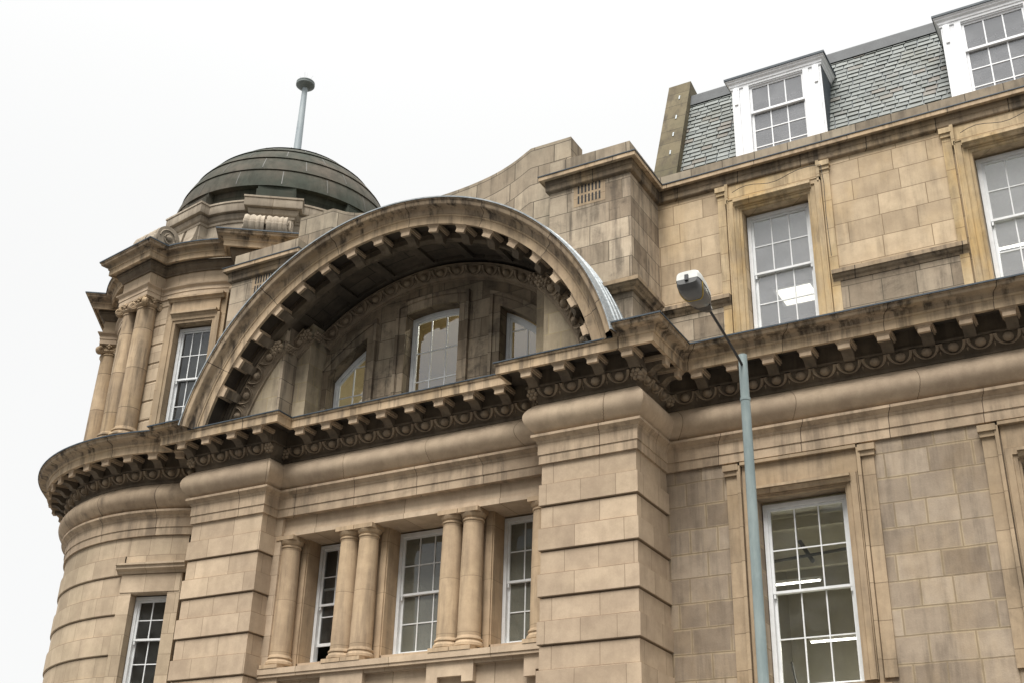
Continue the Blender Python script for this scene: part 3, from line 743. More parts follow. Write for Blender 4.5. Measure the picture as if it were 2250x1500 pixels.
# egg and dart around the vault, on each wall plane
def egg_arc(m, a0, a1, Y, r=4.46, oc=.13, pitch=.446):
    L = (a1 - a0) * r; n = max(1, int(round(L / pitch)))
    for k in range(n):
        t = a0 + (a1 - a0) * (k + .5) / n
        rd = Vector((cos(t), 0, sin(t))); tg = Vector((-sin(t), 0, cos(t))); no = Vector((0, -1, 0))
        up = (no * _up[0] + rd * _up[1]).normalized(); nr = (no * _up[1] - rd * _up[0]).normalized()
        egg_unit(m, Vector((CX, Y, CZ)) + rd * r + no * oc, tg, up, nr, min(1, (L / n) / .446))
BED = [(.0, 4.29), (.05, 4.30), (.05, 4.345), (.075, 4.36), (.12, 4.42), (.155, 4.50), (.165, 4.58), (.20, 4.58), (.20, 4.625), (.0, 4.66)]
m = MB(); bed = m
A1 = math.acos(3.28 / 4.45); A2 = math.acos(2.87 / 4.45)
for a0, a1, Y in ((rad(15), A1, PY), (pi - A1, rad(165), PY), (A1, A2, BY), (pi - A2, pi - A1, BY), (A2, pi - A2, TY)):
    bed.arc(BED, CX, CZ, Y, a0, a1, max(4, int((a1 - a0) * 30))); egg_arc(m, a0 + .02, a1 - .02, Y)
# short straight pieces where the jambs step back, with leaf clusters at the corners
for s in (-1, 1):
    for dx, y0, y1 in ((3.28, PY, BY), (2.87, BY, TY)):
        x = CX + s * dx; z = CZ + sqrt(4.45 ** 2 - dx ** 2)
        pr = [(0, z - .16), (.04, z - .15), (.05, z - .11), (.12, z + .0), (.16, z + .12), (0, z + .16)]
        path = [(x, y0 - .1), (x, y1)] if s < 0 else [(x, y1), (x, y0 - .1)]
        no = Vector((-s, 0, 0))
        bed.sweep([(o, zz) for o, zz in pr], path)
        tt = Vector((0, 1, 0)); up = Vector((-s * .4, 0, .9)).normalized(); nr = Vector((-s * .9, 0, -.4)).normalized()
        for yy in ((y0 + .02, y0 + .17) if s < 0 else (y0 + .02, y0 + .17)): rosette(m, (x - s * .1, yy, z), tt, up, nr, .9)
        rosette(m, (x - s * .0, y0 - .13, z - .02), Vector((1, 0, 0)), Vector((0, -.4, .9)).normalized(), Vector((0, -.9, -.4)).normalized(), 1.1)
        rosette(m, (x + s * .12, y0 - .13, z - .08), Vector((1, 0, 0)), Vector((0, -.4, .9)).normalized(), Vector((0, -.9, -.4)).normalized(), 1.0)
m.build('arch_egg_and_dart_moulding', M['carved'], BLD, 45)
for k in range(17):
    t = rad(17.8 + 8.64 * k)
    modillion(BLD, (CX + 4.84 * cos(t), PY, CZ + 4.84 * sin(t)), (0, pi / 2 - t, 0))

# ------------------------------------------------------------------ bay below the cornice
FB = frame(0, BY)
RX0, RX1 = -16.33, -10.15
m = MB()
wall_holes(m, FB, P2[1], P1[0], 6.2, 9.7, [(RX0, RX1, 6.42, 9.597)], depth=.9); m.build('bay_wall', M['pier'], BLD, 0)
m = MB(); m.box(RX0, RX1, BY + .10, 19.9, 9.19, 9.60); m.box(RX0, RX1, BY + .075, BY + .10, 9.19, 9.295)
m.build('lintel_beam', M['bay'], BLD, 0)
# wall behind the columns with its three windows
FA = frame(0, 19.5); WIN3 = [(-15.93, -15.03), (-13.90, -12.58), (-11.45, -10.55)]
m = MB(); wall_holes(m, FA, RX0 - .1, RX1 + .1, 6.3, 9.2, [(a, b, 6.45, 9.19) for a, b in WIN3], depth=.5)
for a, b in WIN3:
    for e in (a - .16, b + .02): m.box(e, e + .14, -.01, .035, 6.44, 9.19, lambda x, h, z: FA(x, h, z))
m.build('inner_bay_wall', M['column'], BLD, 0)
FG = frame(0, 19.88)
for i, (a, b) in enumerate(WIN3):
    sash_window(BLD, FG, a + .01, b - .01, 6.70, 9.15, 3 if i == 1 else 2, 7.86, 2, 2, lift=.34 if i == 0 else 0, gl='glass' if i == 0 else 'glassdust')
m = MB(); m.box(RX0, RX1, 19.5, 20.0, 6.42, 6.62); m.build('window_sill', M['pier'], BLD, 0)

def column(x, y):
    root = None
    r0, r1 = .222, .198
    m = MB(); prof = [(r0 + .015, 6.70), (r0, 6.74)] + [(r0 + (r1 - r0) * (t ** 1.6), 6.74 + 2.2 * t) for t in [k / 10 for k in range(11)]] + [(r1 + .02, 8.955), (r1 + .02, 8.975), (r1, 8.985), (r1, 9.02)]
    m.lathe(prof, x, y, 36); sh = m.build('column', M['column'], BLD, 40)
    m = MB(); m.lathe([(r1, 9.01), (r1 + .02, 9.02), (r1 + .035, 9.045), (r1 + .05, 9.085), (r1 + .045, 9.10)], x, y, 36); m.box(x - .223, x + .223, y - .25, y + .25, 9.10, 9.187)
    m.build('capital', M['column'], sh, 30)
    m = MB(); m.lathe([(r0 + .045, 6.52), (r0 + .06, 6.55), (r0 + .055, 6.60), (r0 + .03, 6.625), (r0 + .02, 6.65), (r0 + .035, 6.675), (r0 + .03, 6.70), (r0, 6.71)], x, y, 36); m.box(x - .2235, x + .2235, y - .33, y + .3, 6.445, 6.52)
    m.build('base', M['column'], sh, 30)
for dx in (-2.98, -1.455, -.995, .995, 1.455, 2.98): column(CX + dx, 19.28)
# sill band, apron blocks, wall below
m = MB(); m.box(P2[1] - .02, P1[0] + .02, BY - .09, 19.5, 6.33, 6.44); m.box(P2[1] - .02, P1[0] + .02, BY - .07, 19.4, 6.27, 6.33)
m.build('sill_band', M['bay'], BLD, 0)
m = MB(); m.box(P2[1] - .02, P1[0] + .02, BY + .10, 19.5, .13, 6.27); m.box(P2[1] - .02, P1[0] + .02, BY + .05, BY + .10, 6.20, 6.27)
m.build('apron_wall', M['bay'], BLD, 0)
for xc, hw in ((-16.3, .28), (CX - 1.22, .5), (CX + 1.22, .5), (-10.2, .28)):
    m = MB(); m.box(xc - hw, xc + hw, BY - .02, BY + .1, 6.0, 6.275); m.box(xc - hw, xc - hw + .24, BY - .022, BY + .1, 5.89, 6.0)
    if hw > .3: m.box(xc + hw - .24, xc + hw, BY - .022, BY + .1, 5.89, 6.0)
    m.build('apron_block', M['bay'], BLD, 0)

# ------------------------------------------------------------------ interiors (seen through the glass)
hollow_box('room', XR + .2, 4.8, 20.32, 26.5, 4.6, 9.4, M['room'], BLD)
hollow_box('room', XR + .2, 4.8, 20.32, 25.5, 11.0, 15.2, M['roomw'], BLD)
hollow_box('room', -16.4, -9.9, 20.02, 25, 5.2, 9.5, M['roomd'], BLD)
hollow_box('room', -16.3, -10.1, 20.0, 24, 11.0, 14.9, M['ochre'], BLD)
m = MB()
for z, y in ((9.05, 21.3), (9.1, 22.6), (8.6, 23.6)): m.box(XR + .3, 4.7, y, y + .12, z, z + .22)
m.box(-5.1, -4.85, 24, 24.25, 4.6, 9.4); m.build('room_beams', M['room'], BLD, 0)
m = MB()
m.tube([(-6.6, 21.5, 8.15), (-4.5, 21.9, 8.4)], .03); m.tube([(-6.2, 21.9, 8.6), (-5.9, 21.6, 8.1)], .04); m.tube([(-6.35, 21.3, 6.25), (-6.3, 21.3, 5.9), (-6.05, 21.3, 5.5)], .02)
m.build('pipe_bracket', M['beam'], BLD, 40)

# ------------------------------------------------------------------ roof
SY0, SZ0, SY1, SZ1 = 20.52, 16.25, 21.50, 18.98      # slate slope from eaves to top
sl = Vector((0, SY1 - SY0, SZ1 - SZ0)); SL = sl.length; sd = sl.normalized(); sn = Vector((0, -sd.z, sd.y))
m = MB(); m.face([(-7.85, SY0, SZ0), (WEND, SY0, SZ0), (WEND, SY1, SZ1), (-7.85, SY1, SZ1)]); 
roof = m.build('mansard_roof', M['lead'], BLD, 0)
m = MB(); rowh = .140; k = 0; s0 = 0.0
DORM = [(-6.47, -4.54), (-2.12, -.19)]
while s0 < SL - .03:
    x = -7.80 - (.13 if k % 2 else 0) - random.random() * .06; k += 1
    while x < WEND:
        w = random.choice((.25, .26, .27, .24, .30, .22, .28, .34)); x1 = min(x + w, WEND); xa = max(x, -7.78)
        if x1 - xa > .03:
            j = random.uniform(-.010, .010); th = random.uniform(.012, .022); e = min(s0 + rowh + .05, SL); dj = random.uniform(-.006, .006)
            Pt = lambda X, s, h: Vector((X, SY0, SZ0)) + sd * s + sn * h
            c = (random.random(), random.random())
            a, b = s0 + j, s0 + j + dj
            q = [Pt(xa, a, th + .014), Pt(x1 - .020, b, th + .014), Pt(x1 - .020, e, .004), Pt(xa, e, .004)]
            m.face(q, [c] * 4); m.face([Pt(xa, a, 0), Pt(x1 - .020, b, 0), q[1], q[0]], [c] * 4)
            m.face([Pt(xa, a, 0), q[0], q[3]], [c] * 3); m.face([Pt(x1 - .020, b, 0), q[2], q[1]], [c] * 3)
        x += w
    s0 += rowh
m.build('slates', M['slate'], roof, 0)
m = MB(); m.prism([(0, 0), (.02, .0), (.035, .30), (0.03, .34), (-.03, .36), (-.04, .30), (-.01, 0)], -7.8, WEND, lambda a, p, q: (a, 21.46 + q * .33 - p, 18.95 + q))
m.box(-7.9, WEND, 21.6, 31, 19.2, 19.3)
m.build('ridge_lead', M['ridge'], roof, 0)
# raking party wall
m = MB(); x0, x1 = -8.32, -7.78
Pr = lambda s, h: (SY0 + sd.y * s + sn.y * h, SZ0 + sd.z * s + sn.z * h)
fa, fb = Pr(-.12, .20), Pr(3.62, .20); poly = [fa, fb, (fb[0] + .5, fb[1] - .12), (fb[0] + 1.2, fb[1] - .5), (fa[0] + 2.6, fa[1])]
L0 = 0
m.face([(x0, *fa), (x1, *fa), (x1, *fb), (x0, *fb)], [(0, 0), (.54, 0), (.54, 4.8), (0, 4.8)])
m.face([(x1, *p) for p in poly]); m.face([(x0, *p) for p in poly[::-1]])
for p, q in zip(poly[1:], poly[2:] + poly[:1]): m.face([(x0, *p), (x1, *p), (x1, *q), (x0, *q)])
pw = m.build('party_wall_coping', M['party'], BLD, 0)
m = MB()
for s in (.95, 1.62, 2.28, 3.05):
    a = Vector((-8.0, *Pr(s - .07, .205))); b = Vector((-8.0, *Pr(s + .07, .205)))
    o = Vector((0, sn.y, sn.z)) * .012; w = Vector((.016, 0, 0)); 
    m.grid([[a - w, a - w + o, a + w + o, a + w], [b - w, b - w + o, b + w + o, b + w]])
m.build('metal_cramp', M['leadlight'], pw, 0)

# dormers
def dormer(x0, x1):
    yf = 20.45
    m = MB(); F = frame(0, yf); wx0, wx1, wz0, wz1 = x0 + .38, x1 - .38, 16.15, 18.16
    wall_holes(m, F, x0, x1, 16.0, 18.30, [(wx0, wx1, wz0, wz1)], depth=.12)
    for xe in (x0, x1): m.face([(xe, yf, 16.0), (xe, 21.3, 16.0), (xe, 21.3, 18.3), (xe, yf, 18.3)])
    for a in (x0 + .04, x1 - .17): m.box(a, a + .13, yf - .045, yf, 16.0, 18.19)
    m.box(x0 + .26, x0 + .38, yf - .022, yf, 16.0, 18.2); m.box(x1 - .38, x1 - .26, yf - .022, yf, 16.0, 18.2)
    for a in (x0 + .07, x1 - .14): m.box(a, a + .07, yf - .07, yf - .045, 17.75, 18.19)
    d = m.build('dormer', M['whited'], BLD, 0)
    m = MB(); pth = [(x1, 21.25), (x1, yf), (x0, yf), (x0, 21.25)]
    m.sweep([(0, 18.19), (.02, 18.19), (.025, 18.235), (.04, 18.25), (.045, 18.30), (.08, 18.335), (.085, 18.37), (.105, 18.375), (.105, 18.41), (0, 18.41)], pth)
    m.build('dormer_cornice', M['whited'], d, 30)
    m = MB(); m.sweep([(0, 18.41), (.125, 18.40), (.125, 18.45), (0, 18.50)], pth); m.face([(x0, yf, 18.50), (x1, yf, 18.50), (x1, 21.3, 18.55), (x0, 21.3, 18.55)])
    m.build('dormer_roof', M['lead'], d, 0)
    for xe in (x0 - .006, x1 + .006):
        m = MB(); m.face([(xe, yf + .02, 16.0), (xe, 21.3, 16.0), (xe, 21.3, 18.19), (xe, yf + .02, 18.19)]); m.build('dormer_cheek', M['lead'], d, 0)
    # window as sub-parts of the dormer
    F2 = frame(0, yf)
    m = MB(); s = .05
    def sash(sa, sb, e, rows, gl):
        bar(m, F2, wx0, wx0 + s, sa, sb, e - .04, e); bar(m, F2, wx1 - s, wx1, sa, sb, e - .04, e)
        bar(m, F2, wx0 + s, wx1 - s, sb - .045, sb, e - .04, e); bar(m, F2, wx0 + s, wx1 - s, sa, sa + .05, e - .04, e)
        for c in (1, 2):
            x = wx0 + s + (wx1 - wx0 - 2 * s) * c / 3; bar(m, F2, x - .012, x + .012, sa + .04, sb - .04, e - .034, e - .005)
        for r in range(1, rows):
            z = sa + .05 + (sb - sa - .1) * r / rows; bar(m, F2, wx0 + s, wx1 - s, z - .012, z + .012, e - .03, e - .008)
        gl.face([F2(wx0 + .02, e - .02, sa + .02), F2(wx1 - .02, e - .02, sa + .02), F2(wx1 - .02, e - .02, sb - .02), F2(wx0 + .02, e - .02, sb - .02)])
    gl = MB(); sash(17.48, 18.16, -.03, 1, gl); sash(16.16, 17.525, -.075, 3, gl)
    m.build('window', M['whited'], d, 0); gl.build('pane', M['glassup'], d, 0)
    hollow_box('room', x0 + .05, x1 - .05, yf + .13, 22.6, 15.9, 18.28, M['roomw'], d)
for a, b in DORM: dormer(a, b)

# ------------------------------------------------------------------ corner tower
TX, TYc = -20.8, 22.97
def circ(R, n=120, a0=180.0, a1=-180.0):
    return [(TX + R * sin(rad(a0 + (a1 - a0) * k / n)), TYc - R * cos(rad(a0 + (a1 - a0) * k / n))) for k in range(n)]
RL = 4.24
def f11(p): return [(o * 1.12, z) for o, z in p]
c0 = circ(RL)
sw('architrave', f11(ARCHI), c0, M['mould'], TWR, closed=True)
sw('frieze', f11(TORUS), c0, M['mould'], TWR, closed=True)
sw('corona', f11(CORONA), c0, M['corona'], TWR, closed=True)
sw('soffit', f11(SOFF), c0, M['blackstone'], TWR, closed=True)
sw('cyma_gutter', f11(CYMA), c0, M['cyma'], TWR, closed=True)
sw('lead_flashing', [(o * 1.12, z) for o, z in GUT[:3]] + [(-.3, 11.98)], c0, M['lead'], TWR, closed=True)
m = MB(); m.sweep(f11(EGGB), c0, closed=True); m.use(M['carved'])
for k in range(-20, 5):
    ph = rad(-.6 + 6.05 * k); no = Vector((sin(ph), -cos(ph), 0)); t = Vector((cos(ph), sin(ph), 0))
    up = (no * _up[0] + Vector((0, 0, _up[1]))).normalized(); nr = (no * _up[1] - Vector((0, 0, _up[0]))).normalized()
    egg_unit(m, Vector((TX, TYc, 10.97)) + no * (RL + .175), t, up, nr)
m.build('egg_and_dart_moulding', M['darkstone'], TWR, 45)
for k in range(-17, 4):
    ph = -.8 + 7.62 * k
    modillion(TWR, (TX + (RL + .075) * sin(rad(ph)), TYc - (RL + .075) * cos(rad(ph)), ZS), (0, 0, rad(ph)))
# banded drum with window opening
TB = [8.74, 7.87, 7.0, 6.13, 5.26, 4.39, 3.52, 2.65, 1.78]
tp = rust_profile(9.60, TB, .13, proud=.034, h=.42, lap=.03)
WC = 15.0
gap = 10.0      # half angle of the window bay left out of the banded wall
path = [(TX + RL * sin(rad(a)), TYc - RL * cos(rad(a))) for a in [WC - gap - k * 3.0 for k in range(0, 114)]]
sw('drum_wall', tp, path, M['tower'], TWR)
FT = frame(TX + RL * cos(0) * sin(rad(WC)) * cos(rad(gap)), TYc - RL * cos(rad(WC)) * cos(rad(gap)), WC)
hwid = RL * sin(rad(gap))
m = MB(); wall_holes(m, FT, -hwid, hwid, .13, 8.75, [(-.44, .44, 5.9, 8.31)], h=.07, depth=.26)
for s in (-1, 1): m.face([FT(s * hwid, .07, .13), FT(s * hwid, -.2, .13), FT(s * hwid, -.2, 8.75), FT(s * hwid, .07, 8.75)])
m.box(-hwid + .02, hwid - .02, .07, .085, 8.33, 8.72, lambda a, h, z: FT(a, h, z))
m.build('window_surround', M['tower'], TWR, 0)
# wall over the window, following the curve
m = MB(); m.sweep([(0, 8.74), (0, 9.61)], [(TX + RL * sin(rad(a)), TYc - RL * cos(rad(a))) for a in [WC + gap - k * 2 for k in range(11)]]); m.build('drum_wall_panel', M['tower'], TWR)
m = MB(); m.prism([(0, 8.74), (.10, 8.74), (.12, 8.79), (.20, 8.83), (.20, 8.90), (.24, 8.91), (.24, 8.95), (-.05, 9.0)], -hwid - .1, hwid + .1, lambda a, p, q: FT(a, p, q)); m.build('window_hood', M['tower'], TWR, 30)
sash_window(TWR, FT, -.42, .42, 6.3, 8.28, 2, 7.33, 2, 2, hw=-.14)
m = MB(); m.lathe([(3.4, 5.0), (3.4, 8.6)], TX, TYc, 40); m.build('room', M['roomd'], TWR, 40)

# upper stage: round wall, eight projecting blocks with paired columns
PH = [-10 + 45 * k for k in range(8)]
RU, DB, HB = 4.03, 4.44, .56
def stage_path(R, D, H, n=8):
    pts = []
    for ph in sorted(PH, reverse=True):
        F = frame(TX, TYc, ph); ha = deg(math.asin(H / R)); base = R * cos(rad(ha))
        # right side first (greater angle), then left, travelling to smaller angle
        a_hi = ph + 45 - ha; a_lo = ph + ha
        for k in range(n): 
            a = a_hi + (a_lo - a_hi) * k / n; pts.append((TX + R * sin(rad(a)), TYc - R * cos(rad(a))))
        pts += [F(H, base, 0)[:2], F(H, D, 0)[:2], F(-H, D, 0)[:2]]
        pts.append(F(-H, base, 0)[:2]) if False else None
    return [p for p in pts if p is not None]
def stage_path(R, D, H, n=8):
    pts = []; ha = deg(math.asin(H / R)); base = R * cos(rad(ha))
    for ph in sorted(PH, reverse=True):
        F = frame(TX, TYc, ph)
        pts += [F(H, base, 0)[:2], F(H, D, 0)[:2], F(-H, D, 0)[:2]]
        a_hi, a_lo = ph - ha, ph - 45 + ha
        for k in range(n): 
            a = a_hi + (a_lo - a_hi) * k / n; pts.append((TX + R * sin(rad(a)), TYc - R * cos(rad(a))))
    return pts
sp = stage_path(RU, DB, HB)
UARCH = [(-.2, 15.78), (.03, 15.78), (.03, 15.90), (.045, 15.905), (.045, 16.0), (.06, 16.02), (.10, 16.05), (.11, 16.08), (.0, 16.09)]
UFRZ = [(0, 16.085), (0, 16.45)]
UBED = [(0, 16.44), (.04, 16.44), (.05, 16.48), (.10, 16.52), (.14, 16.58), (.145, 16.62), (.17, 16.63), (.17, 16.68)]
UCOR = [(.16, 16.70), (.26, 16.70), (.26, 16.66), (.31, 16.66), (.31, 16.80), (.33, 16.81), (.34, 16.84), (.2, 16.84)]
UCYM = [(.33, 16.84)] + cyma(.34, 16.845, .48, 16.985) + [(.50, 16.99), (.50, 17.02), (.2, 17.02)]
ULED = [(.46, 17.015), (.515, 17.015), (.515, 17.045), (-.5, 17.12)]
for nm, pf, mt in (('upper_architrave', UARCH, 'bay'), ('upper_frieze', UFRZ, 'tower'), ('upper_bed_moulding', UBED, 'darkstone'), ('upper_corona', UCOR, 'corona'), ('upper_cyma', UCYM, 'cyma'), ('lead_flashing', ULED, 'lead')):
    sw(nm, pf, sp, M[mt], TWR, closed=True)
# curved wall of the stage, open for the window between the blocks
WU = 13.5; gu = 11.5
pathu = [(TX + RU * sin(rad(a)), TYc - RU * cos(rad(a))) for a in [WU - gu - k * 3.0 for k in range(0, 113)]]
wp = [(-.02, 11.8)]
z = 12.1
while z < 15.7:
    wp += [(-.02, z), (0, z + .02), (0, min(z + .45, 15.78)), (-.02, min(z + .47, 15.79))]; z += .5
wp.append((-.02, 15.80))
sw('upper_drum_wall', wp, pathu, M['tower'], TWR)
FU = frame(TX + RU * sin(rad(WU)) * cos(rad(gu)), TYc - RU * cos(rad(WU)) * cos(rad(gu)), WU); hu = RU * sin(rad(gu))
m = MB(); wall_holes(m, FU, -hu, hu, 11.8, 15.80, [(-.50, .50, 12.2, 15.03)], h=.03, depth=.3)
for s in (-1, 1): m.face([FU(s * hu, .03, 11.8), FU(s * hu, -.2, 11.8), FU(s * hu, -.2, 15.8), FU(s * hu, .03, 15.8)])
surround(m, FU, -.50, .50, 12.1, 15.03, [(0, .03), (0, .08), (.07, .085), (.075, .11), (.20, .115), (.20, .03)])
m.box(-.66, .66, .03, .10, 15.28, 15.62, lambda a, h, z: FU(a, h, z))
m.build('window_surround', M['surlo'], TWR, 30)
m = MB(); m.prism([(.03, 15.2), (.12, 15.2), (.14, 15.24), (.19, 15.26), (.19, 15.31), (.03, 15.33)], -.62, .62, lambda a, p, q: FU(a, p, q))
m.prism([(.03, 15.62), (.12, 15.62), (.14, 15.67), (.20, 15.69), (.20, 15.74), (.03, 15.75)], -.76, .76, lambda a, p, q: FU(a, p, q)); m.build('window_hood', M['surlo'], TWR, 30)
m = MB(); m.box(-.62, .62, -.1, .12, 12.08, 12.2, lambda a, h, z: FU(a, h, z)); m.build('window_sill', M['leadlight'], TWR, 0)
sash_window(TWR, FU, -.48, .48, 12.25, 14.98, 3, 13.62, 2, 2, hw=-.14, gl='glass')
m = MB(); m.lathe([(3.3, 11.8), (3.3, 15.6)], TX, TYc, 40); m.build('room', M['roomd'], TWR, 40)

def ionic(F, a, d, zb, zt):
    """free-standing ionic column in a block frame F, at a along the face and distance d from the axis"""
    c = F(a, d, 0); cx, cy = c[0], c[1]; r0, r1 = .262, .225
    m = MB(); m.lathe([(r0 + .02, zb + .22), (r0, zb + .27)] + [(r0 + (r1 - r0) * (t ** 1.7), zb + .27 + (zt - .30 - zb - .27) * t) for t in [k / 10 for k in range(11)]] + [(r1 + .02, zt - .29), (r1 + .02, zt - .265), (r1, zt - .255), (r1, zt - .15)], cx, cy, 32)
    col = m.build('column', M['coltower'], TWR, 40)
    m = MB(); m.box(a - .32, a + .32, d - .32, d + .32, zb - .2, zb, lambda x, h, z: F(x, h, z))
    m.lathe([(r0 + .10, zb), (r0 + .12, zb + .04), (r0 + .10, zb + .09), (r0 + .05, zb + .11), (r0 + .04, zb + .14), (r0 + .06, zb + .17), (r0 + .05, zb + .21), (r0, zb + .23)], cx, cy, 32)
    m.build('base', M['coltower'], col, 30)
    m = MB()
    m.box(a - .27, a + .27, d - .27, d + .27, zt - .05, zt, lambda x, h, z: F(x, h, z))
    m.box(a - .23, a + .23, d - .23, d + .23, zt - .16, zt - .05, lambda x, h, z: F(x, h, z))
    m.lathe([(r1, zt - .24), (r1 + .03, zt - .22), (r1 + .05, zt - .18), (r1 + .03, zt - .15)], cx, cy, 24)
    # four angled volutes, each a spiral disc on both faces
    for s in (-1, 1):
        for q in (-1, 1):
            ang = math.atan2(q, s)
            ca, cd = a + .235 * s, d + .235 * q
            u = Vector((F(s * .7071, q * .7071, 0)[0] - F(0, 0, 0)[0], F(s * .7071, q * .7071, 0)[1] - F(0, 0, 0)[1], 0)); w = Vector((-u.y, u.x, 0))
            ctr = Vector(F(ca, cd, zt - .175)); n = 20
            pts = []
            for k in range(44):
                th = k * .36; rr = .115 * math.exp(-.085 * th) ; pts.append((rr * cos(th + 1.9), rr * sin(th + 1.9)))
            # core drum
            rows = [[ctr + w * o + u * (rr * cos(2 * pi * j / n)) + Vector((0, 0, rr * sin(2 * pi * j / n))) for j in range(n + 1)] for o, rr in ((-.058, .0), (-.058, .088), (-.04, .112), (.04, .112), (.058, .088), (.058, 0))]
            m.grid(rows)
            for o in (-.062, .062):
                m.tube([ctr + w * o + u * p[0] * .95 + Vector((0, 0, p[1] * .95)) for p in pts], [.016 - .0001 * i for i in range(len(pts))], 5)
    for s in (-1, 1):
        for ax in (0, 1):
            ca, cd = (a + .0, d + s * .26) if ax == 0 else (a + s * .26, d)
            for dx, dz, rr in ((0, -.045, .05), (.05, -.07, .032), (-.05, -.07, .032), (0, -.11, .04)):
                p = Vector(F(ca + (dx if ax == 0 else 0), cd + (dx if ax == 1 else 0), zt + dz))
                m.grid([[p + Vector((rr * cos(ph) * cos(t), rr * cos(ph) * sin(t), rr * sin(ph))) for t in [2 * pi * j / 8 for j in range(9)]] for ph in [-pi / 2 + pi * i / 6 for i in range(7)]])
    m.build('capital', M['coltower'], col, 40)
for ph in (35, -10, -55, -100):
    F = frame(TX, TYc, ph)
    for a in (-.29, .29): ionic(F, a, 4.20, 12.10, 15.79)
    m = MB(); m.box(-.72, .72, 3.7, 4.62, 11.75, 11.91, lambda x, h, z: F(x, h, z)); m.build('column_plinth', M['coltower'], TWR, 0)

# attic drum with its cornice
sp2 = stage_path(3.08, 3.26, .55)
sw('attic_drum', [(.1, 16.9), (.1, 17.2), (.0, 17.28), (0, 18.42)], sp2, M['pale'], TWR, closed=True)
sw('attic_drum_cornice', [(0, 18.40), (.03, 18.41), (.04, 18.47), (.08, 18.52), (.10, 18.60), (.11, 18.63), (.09, 18.66), (.19, 18.67), (.20, 18.70), (.20, 18.91), (.22, 18.92), (.22, 18.97), (-.3, 18.99)], sp2, M['pale'], TWR, closed=True)
# scroll buttresses, a pair at each block
def scroll(F, a0, a1):
    m = MB(); zc, dc, r = 17.58, 4.10, .34
    G = lambda a, p, q: F(a, p, q)
    n = 26; A = [a0 + (a1 - a0) * k / 12 for k in range(13)]
    grow = [.0, .012, .0, -.028, .0, .012, .0, -.028, .0, .012, -.02, .0, .0]
    rows = [[G(a, dc + (r + gw) * cos(t), zc + (r + gw) * sin(t)) for t in [2 * pi * j / n for j in range(n + 1)]] for a, gw in zip(A, grow)]
    m.grid(rows)
    for a, sg in ((a0, -1), (a1, 1)):
        ring = [G(a, dc + r * cos(2 * pi * j / n), zc + r * sin(2 * pi * j / n)) for j in range(n)]
        m.face(ring)
        pts = [(dc + .26 * math.exp(-.11 * k * .3) * cos(k * .3), zc + .26 * math.exp(-.11 * k * .3) * sin(k * .3)) for k in range(62)]
        m.tube([G(a + sg * .008, *p) for p in pts], .022, 5)
        rows = [[G(a + sg * hh, dc + rr * cos(2 * pi * j / 12), zc + rr * sin(2 * pi * j / 12)) for j in range(13)] for rr, hh in ((.085, 0), (.08, .05), (.05, .07), (0, .075))]
        m.grid(rows)
    tail = [(dc - .12, zc - .30), (dc - .05, zc + .05), (dc - .28, zc - .02), (dc - .45, zc + .02), (dc - .60, zc + .16), (dc - .72, zc + .42), (dc - .80, zc + .80), (3.2, zc + .84), (3.0, zc - .30)]
    m.prism(tail, a0 + .03, a1 - .03, G)
    m.prism([(dc - .9, zc - .42), (dc + .28, zc - .42), (dc + .28, zc - .30), (dc - .9, zc - .30)], a0 - .03, a1 + .03, G)
    m.build('scroll_buttress', M['pale'], TWR, 35)
for ph in (35, -10, -55):
    F = frame(TX, TYc, ph); scroll(F, -.53, -.03); scroll(F, .03, .53)

# dome: stepped stone courses
DC, DR = 19.05, 3.17
prof = []
rings = [8.2, 19.8, 31.2, 42.5, 54, 66, 78]
def dr(e, off=0): return ((DR + off) * cos(rad(e)), DC + (DR + off) * sin(rad(e)))
prev = rings[0]
prof.append((DR * cos(rad(8.2)) - .16, DC + .1)); prof.append((DR * cos(rad(8.2)) - .14, dr(8.2)[1]))
for a, b in zip(rings, rings[1:] + [89.5]):
    n = 5
    for k in range(n + 1):
        e = a + (b - a) * k / n; prof.append(dr(e, .034 * (1 - k / n)))
DOME = MB(); DOME.lathe(prof, TX, TYc, 96); DOME.use(M['pointing'])
# dark recess ring and the blocks that carry the dome
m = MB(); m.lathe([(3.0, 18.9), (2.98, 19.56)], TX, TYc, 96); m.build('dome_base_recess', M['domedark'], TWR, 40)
for ph in PH:
    F = frame(TX, TYc, ph); m = MB(); m.box(-.52, .52, 2.6, 3.19, 18.97, 19.36, lambda x, h, z: F(x, h, z)); m.box(-.50, .50, 2.6, 3.12, 19.36, 19.56, lambda x, h, z: F(x, h, z))
    m.build('dome_block', M['dome'], TWR, 0)
# pointed joints of the dome stones
m = DOME
for i, (a, b) in enumerate(zip(rings, rings[1:])):
    for k in range(16):
        az = rad((14.4 if i % 2 == 0 else 3.2) + 22.5 * k); w = .011
        rows = []
        for j in range(6):
            e = rad(a + 1.2 + (b - a - 2) * j / 5); R = DR + .007 + .034 * (1 - j / 5)
            rows.append([(TX + R * cos(e) * sin(az) + s * w * cos(az), TYc - R * cos(e) * cos(az) + s * w * sin(az), DC + R * sin(e)) for s in (-1, 1)])
        m.grid(rows)
m.build('dome', M['dome'], TWR, 25)
